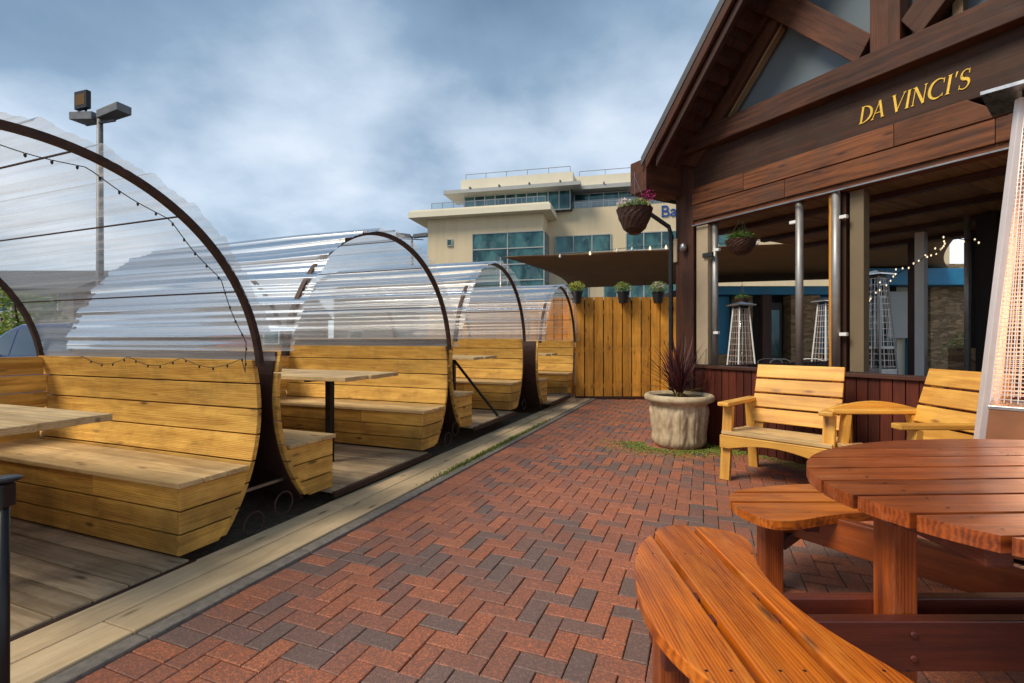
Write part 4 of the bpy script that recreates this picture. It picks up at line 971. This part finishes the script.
def rail(x0, x1, y, z, h, n, glassy=False):
    mb = MB(); mb.bar((x0, y, z + h), (x1, y, z + h), .05, .05)
    for i in range(n + 1): x = x0 + (x1 - x0) * i / n; mb.bar((x, y, z), (x, y, z + h), .05, .05, (0, 1, 0))
    r_ = mb.build('railing', 'dull_steel', of)
    if glassy: mb = MB(); mb.box(((x0 + x1) / 2, y, z + h / 2), (x1 - x0, .02, h - .1)); mb.build('rail_glass', 'clear_glass', r_)
rail(-8.4, 2.3, 2.4, 17.55, .65, 5); rail(3, 26, 4.3, 17.6, .65, 9); rail(-11, .3, -.4, 13.95, .7, 10, True); rail(2.6, 26, 3.15, 14.2, .75, 14, True)
glazing('window', -6.9, .12, -.0, 5.4, 11.5, 2, 4); mb = MB(); mb.box((.06, 1.4, 8.45), (.1, 2.75, 6.1)); mb.build('window', 'teal_glass', of)
mb = MB()
for yy in (.05, 1.0, 2.0, 2.75): mb.box((.13, yy, 8.45), (.06, .08, 6.1), 2)
for z in (5.4, 6.9, 8.4, 9.95, 11.5): mb.box((.132, 1.4, z), (.065, 2.75, .08), 1)
mb.build('window_frame', 'grey_trim', of)
glazing('window', -9.5, -9.0, 0, 10.5, 11.1, 1)
glazing('window', .75, 6.15, 3, 9.85, 11.5, 3); glazing('window', 7.6, 12.5, 3, 9.85, 11.5, 3); glazing('window', 14.2, 19, 3, 9.85, 11.5, 3)
glazing('window', .3, 4.0, 3, 4.2, 6.7, 3); glazing('window', 5.5, 13, 3, 4.2, 6.7, 6)
fc = bpy.data.curves.new('sign_letters', 'FONT'); fc.body = 'Ba'; fc.size = 1.55; fc.extrude = .04; fo = bpy.data.objects.new('sign_letters', fc); COL.objects.link(fo)
dg = bpy.context.evaluated_depsgraph_get(); me = bpy.data.meshes.new_from_object(fo.evaluated_get(dg)); bpy.data.objects.remove(fo)
fo = bpy.data.objects.new('sign_letters', me); COL.objects.link(fo); me.materials.clear(); me.materials.append(MATS['sign_blue']); fo.parent = of; fo.rotation_euler = (R(90), 0, 0); fo.location = (10.75, 2.95, 12.9)

# ------------------------------------------------------------------ lamp posts
def lamp(loc, H, rz, lb, flood=True):
    o = empty('lamp_post', loc, rz, lb, 'lamp post', 'car park lamp posts')
    mb = MB(); mb.tube([(0, 0, 0), (0, 0, 1.2), (0, 0, H)], [.13, .12, .09], 14); mb.build('pole', 'lamp_grey', o, smooth=True)
    for sx in (-1, 1):
        mb = MB(); V = []
        for x, zz, hw in ((.12, .0, .2), (1.2, .12, .24)):
            V += [(sx * x, -hw, H + zz - .15), (sx * x, hw, H + zz - .15), (sx * x, hw, H + zz + .13), (sx * x, -hw, H + zz + .13)]
        F = [(0, 1, 2, 3), (7, 6, 5, 4), (0, 4, 5, 1), (1, 5, 6, 2), (2, 6, 7, 3), (3, 7, 4, 0)]
        if sx < 0: F = [f[::-1] for f in F]
        mb.add(V, F); mb.build('lamp_head', 'lamp_grey', o, .02)
    mb = MB(); mb.bar((-.7, 0, H - .2), (.9, -.1, H - .3), .06, .06); mb.build('cross_bracket', 'black_metal', o)
    if flood:
        mb = MB(); mb.box((-.55, -.2, H + .55), (.62, .16, .62)); f_ = mb.build('floodlight', 'black_metal', o, .02); mb = MB(); mb.box((-.55, -.285, H + .55), (.44, .01, .36)); mb.build('lens', 'flood_glow', f_)
        mb = MB(); mb.bar((-.55, -.1, H + .1), (-.55, -.1, H + .3), .05, .05, (0, 1, 0)); mb.build('floodlight_bracket', 'black_metal', o)
lamp(at(100, 340, 17) * 1 - Vector((0, 0, EYE)), 9.0, R(-18), 'tall grey lamp post with twin heads and a floodlight behind the nearest pod')
lamp(at(412, 340, 38) - Vector((0, 0, EYE)), 9.3, R(0), 'smaller far lamp post with twin heads left of the cream office', False)

# ------------------------------------------------------------------ background left: car, shrubs, brick buildings
def car(loc, rz, lb, mt):
    o = empty('parked_car', loc, rz, lb, 'car', 'cars in the car park')
    # side profile (x along, z up), front to +x
    prof = [(-2.05, .35), (-2.12, .62), (-2.05, .98), (-1.9, 1.05), (-1.55, 1.5), (-1.2, 1.58), (.1, 1.57), (.45, 1.45), (1.05, 1.05), (1.75, .92), (2.05, .72), (2.1, .45), (2.0, .28), (-1.95, .28)]
    def hw(z): return .86 - max(0, z - .95) * .28
    mb = MB(); n = len(prof); V = [(x, -hw(z), z) for x, z in prof] + [(x, hw(z), z) for x, z in prof]
    mb.add(V, [list(range(n)), list(range(n, 2 * n))[::-1]] + [(i, n + i, n + (i + 1) % n, (i + 1) % n) for i in range(n)]); mb.build('body', mt, o, .05)
    for sy in (-1, 1):
        for q in ([(-1.75, 1.08), (-1.5, 1.42), (-.95, 1.48), (-.95, 1.06)], [(-.88, 1.06), (-.88, 1.49), (.02, 1.49), (.02, 1.05)], [(.09, 1.05), (.09, 1.47), (.42, 1.38), (.85, 1.05)]):
            mb = MB(); y = lambda z: sy * (hw(z) + .006); V = [(x, y(z), z) for x, z in q] + [(x, y(z) - sy * .02, z) for x, z in q]; F = [(0, 1, 2, 3), (7, 6, 5, 4), (0, 4, 5, 1), (1, 5, 6, 2), (2, 6, 7, 3), (3, 7, 4, 0)]; mb.add(V, F); mb.build('window', 'car_glass', o)
        mb = MB(); mb.box((.85, sy * .98, 1.1), (.12, .2, .13)); mb.build('wing_mirror', mt, o, .03)
    for x in (-1.3, 1.3):
        for sy in (-1, 1):
            mb = MB(); M_ = Matrix.Translation((x, sy * .78, .33)) @ Matrix.Rotation(R(90), 4, 'X'); mb.M = M_; mb.lathe([(.2, -.1), (.31, -.1), (.33, -.07), (.33, .07), (.31, .1), (.2, .1)], 24); wh = mb.build('wheel', 'rubber', o, smooth=False)
            mb = MB(); mb.M = M_; mb.lathe([(.19, -.105), (.2, .105)], 20); mb.build('rim', 'dull_steel', wh)
    for sy in (-.62, .62):
        mb = MB(); mb.box((2.03, sy, .72), (.12, .34, .14)); mb.build('headlight', 'clear_glass', o, .02)
        mb = MB(); mb.box((-2.03, sy, .95), (.12, .22, .24)); mb.build('tail_light', 'red_plastic', o, .02)
    return o
car((-8.0, 8.9, -.05), R(160), 'dark blue parked hatchback seen through the rear of the nearest pod', 'car_paint')
def shrub(loc, r, h, lb, n=2600, tree=False):
    o = empty('tree' if tree else 'shrub', loc, 0, lb, 'tree' if tree else 'shrub', 'greenery at the edge of the car park')
    mb = MB(); mb.tube([(0, 0, 0), (.05, 0, h * .35), (0, .05, h * .7)], [.14, .1, .04], 8)
    for i in range(6): a = i * 1.05; mb.tube([(0, 0, h * .25), (math.cos(a) * r * .4, math.sin(a) * r * .4, h * .5), (math.cos(a) * r * .7, math.sin(a) * r * .7, h * .8)], [.06, .04, .015], 6)
    mb.build('trunk', 'timber_dark', o)
    mb = MB()
    for _ in range(16):
        a = random.uniform(0, 6.28); rr = r * random.uniform(.1, .75); leaf_clump(mb, (math.cos(a) * rr, math.sin(a) * rr, h * random.uniform(.3, .85)), r * random.uniform(.3, .5), n // 16, .07, .8)
    mb.build('crown', 'leaf_bright', o)
shrub((-14.9, 15.0, 0), 1.4, 3.1, 'rounded bright green shrub just behind the dark blue car')
shrub((-12.4, 16.0, 0), 1.3, 2.3, 'lower green shrub right of the larger one behind the blue car')
shrub((-21, 17, 0), 2.2, 4.0, 'larger leafy tree at the far left of the car park', 3200, True)
def brick_house(x0, x1, y, h, lb, rz=0., roofm='slate', wall='far_brick'):
    xc_ = (x0 + x1) / 2; L = x1 - x0; o = empty('brick_building', (xc_, y, 0), rz, lb, 'building', 'low brick buildings behind the car park')
    mb = MB(); mb.box((0, 4, h / 2), (L, 8, h)); mb.build('wall', wall, o)
    mb = MB(); V = [(-L / 2 - .4, -.4, h), (L / 2 + .4, -.4, h), (L / 2 + .4, 8.4, h), (-L / 2 - .4, 8.4, h), (-L / 2 - .4, 4, h + 2.0), (L / 2 + .4, 4, h + 2.0)]
    mb.add(V, [(3, 2, 1, 0), (0, 1, 5, 4), (2, 3, 4, 5), (0, 4, 3), (1, 2, 5)]); mb.build('roof', roofm, o)
    n = max(2, int(L / 3.2))
    for i in range(n):
        xx = -L / 2 + L * (i + .5) / n
        for z in ([1.5, 4.0] if h > 4.5 else [1.5]):
            mb = MB(); mb.box((xx, -.03, z), (1.3, .08, 1.2)); f = mb.build('window', 'white_paint', o); mb = MB(); mb.box((xx, -.08, z), (1.1, .02, 1.0)); mb.build('window_pane', 'teal_glass', f)
    return o
brick_house(-52, -34, 38, 5.2, 'low red brick building with slate roof at the left behind the car park')
brick_house(-31, -18, 40, 3.2, 'single storey brick building blurred behind the second pod')
brick_house(-16, -8, 44, 5.0, 'brick building with slate roof just left of the cream office')
# parked van-like red car behind first pods
car((-9.6, 14.2, -.05), R(175), 'dark red car blurred behind the sheeting of the nearest pod', 'red_plastic')
print('objects', len(bpy.data.objects))
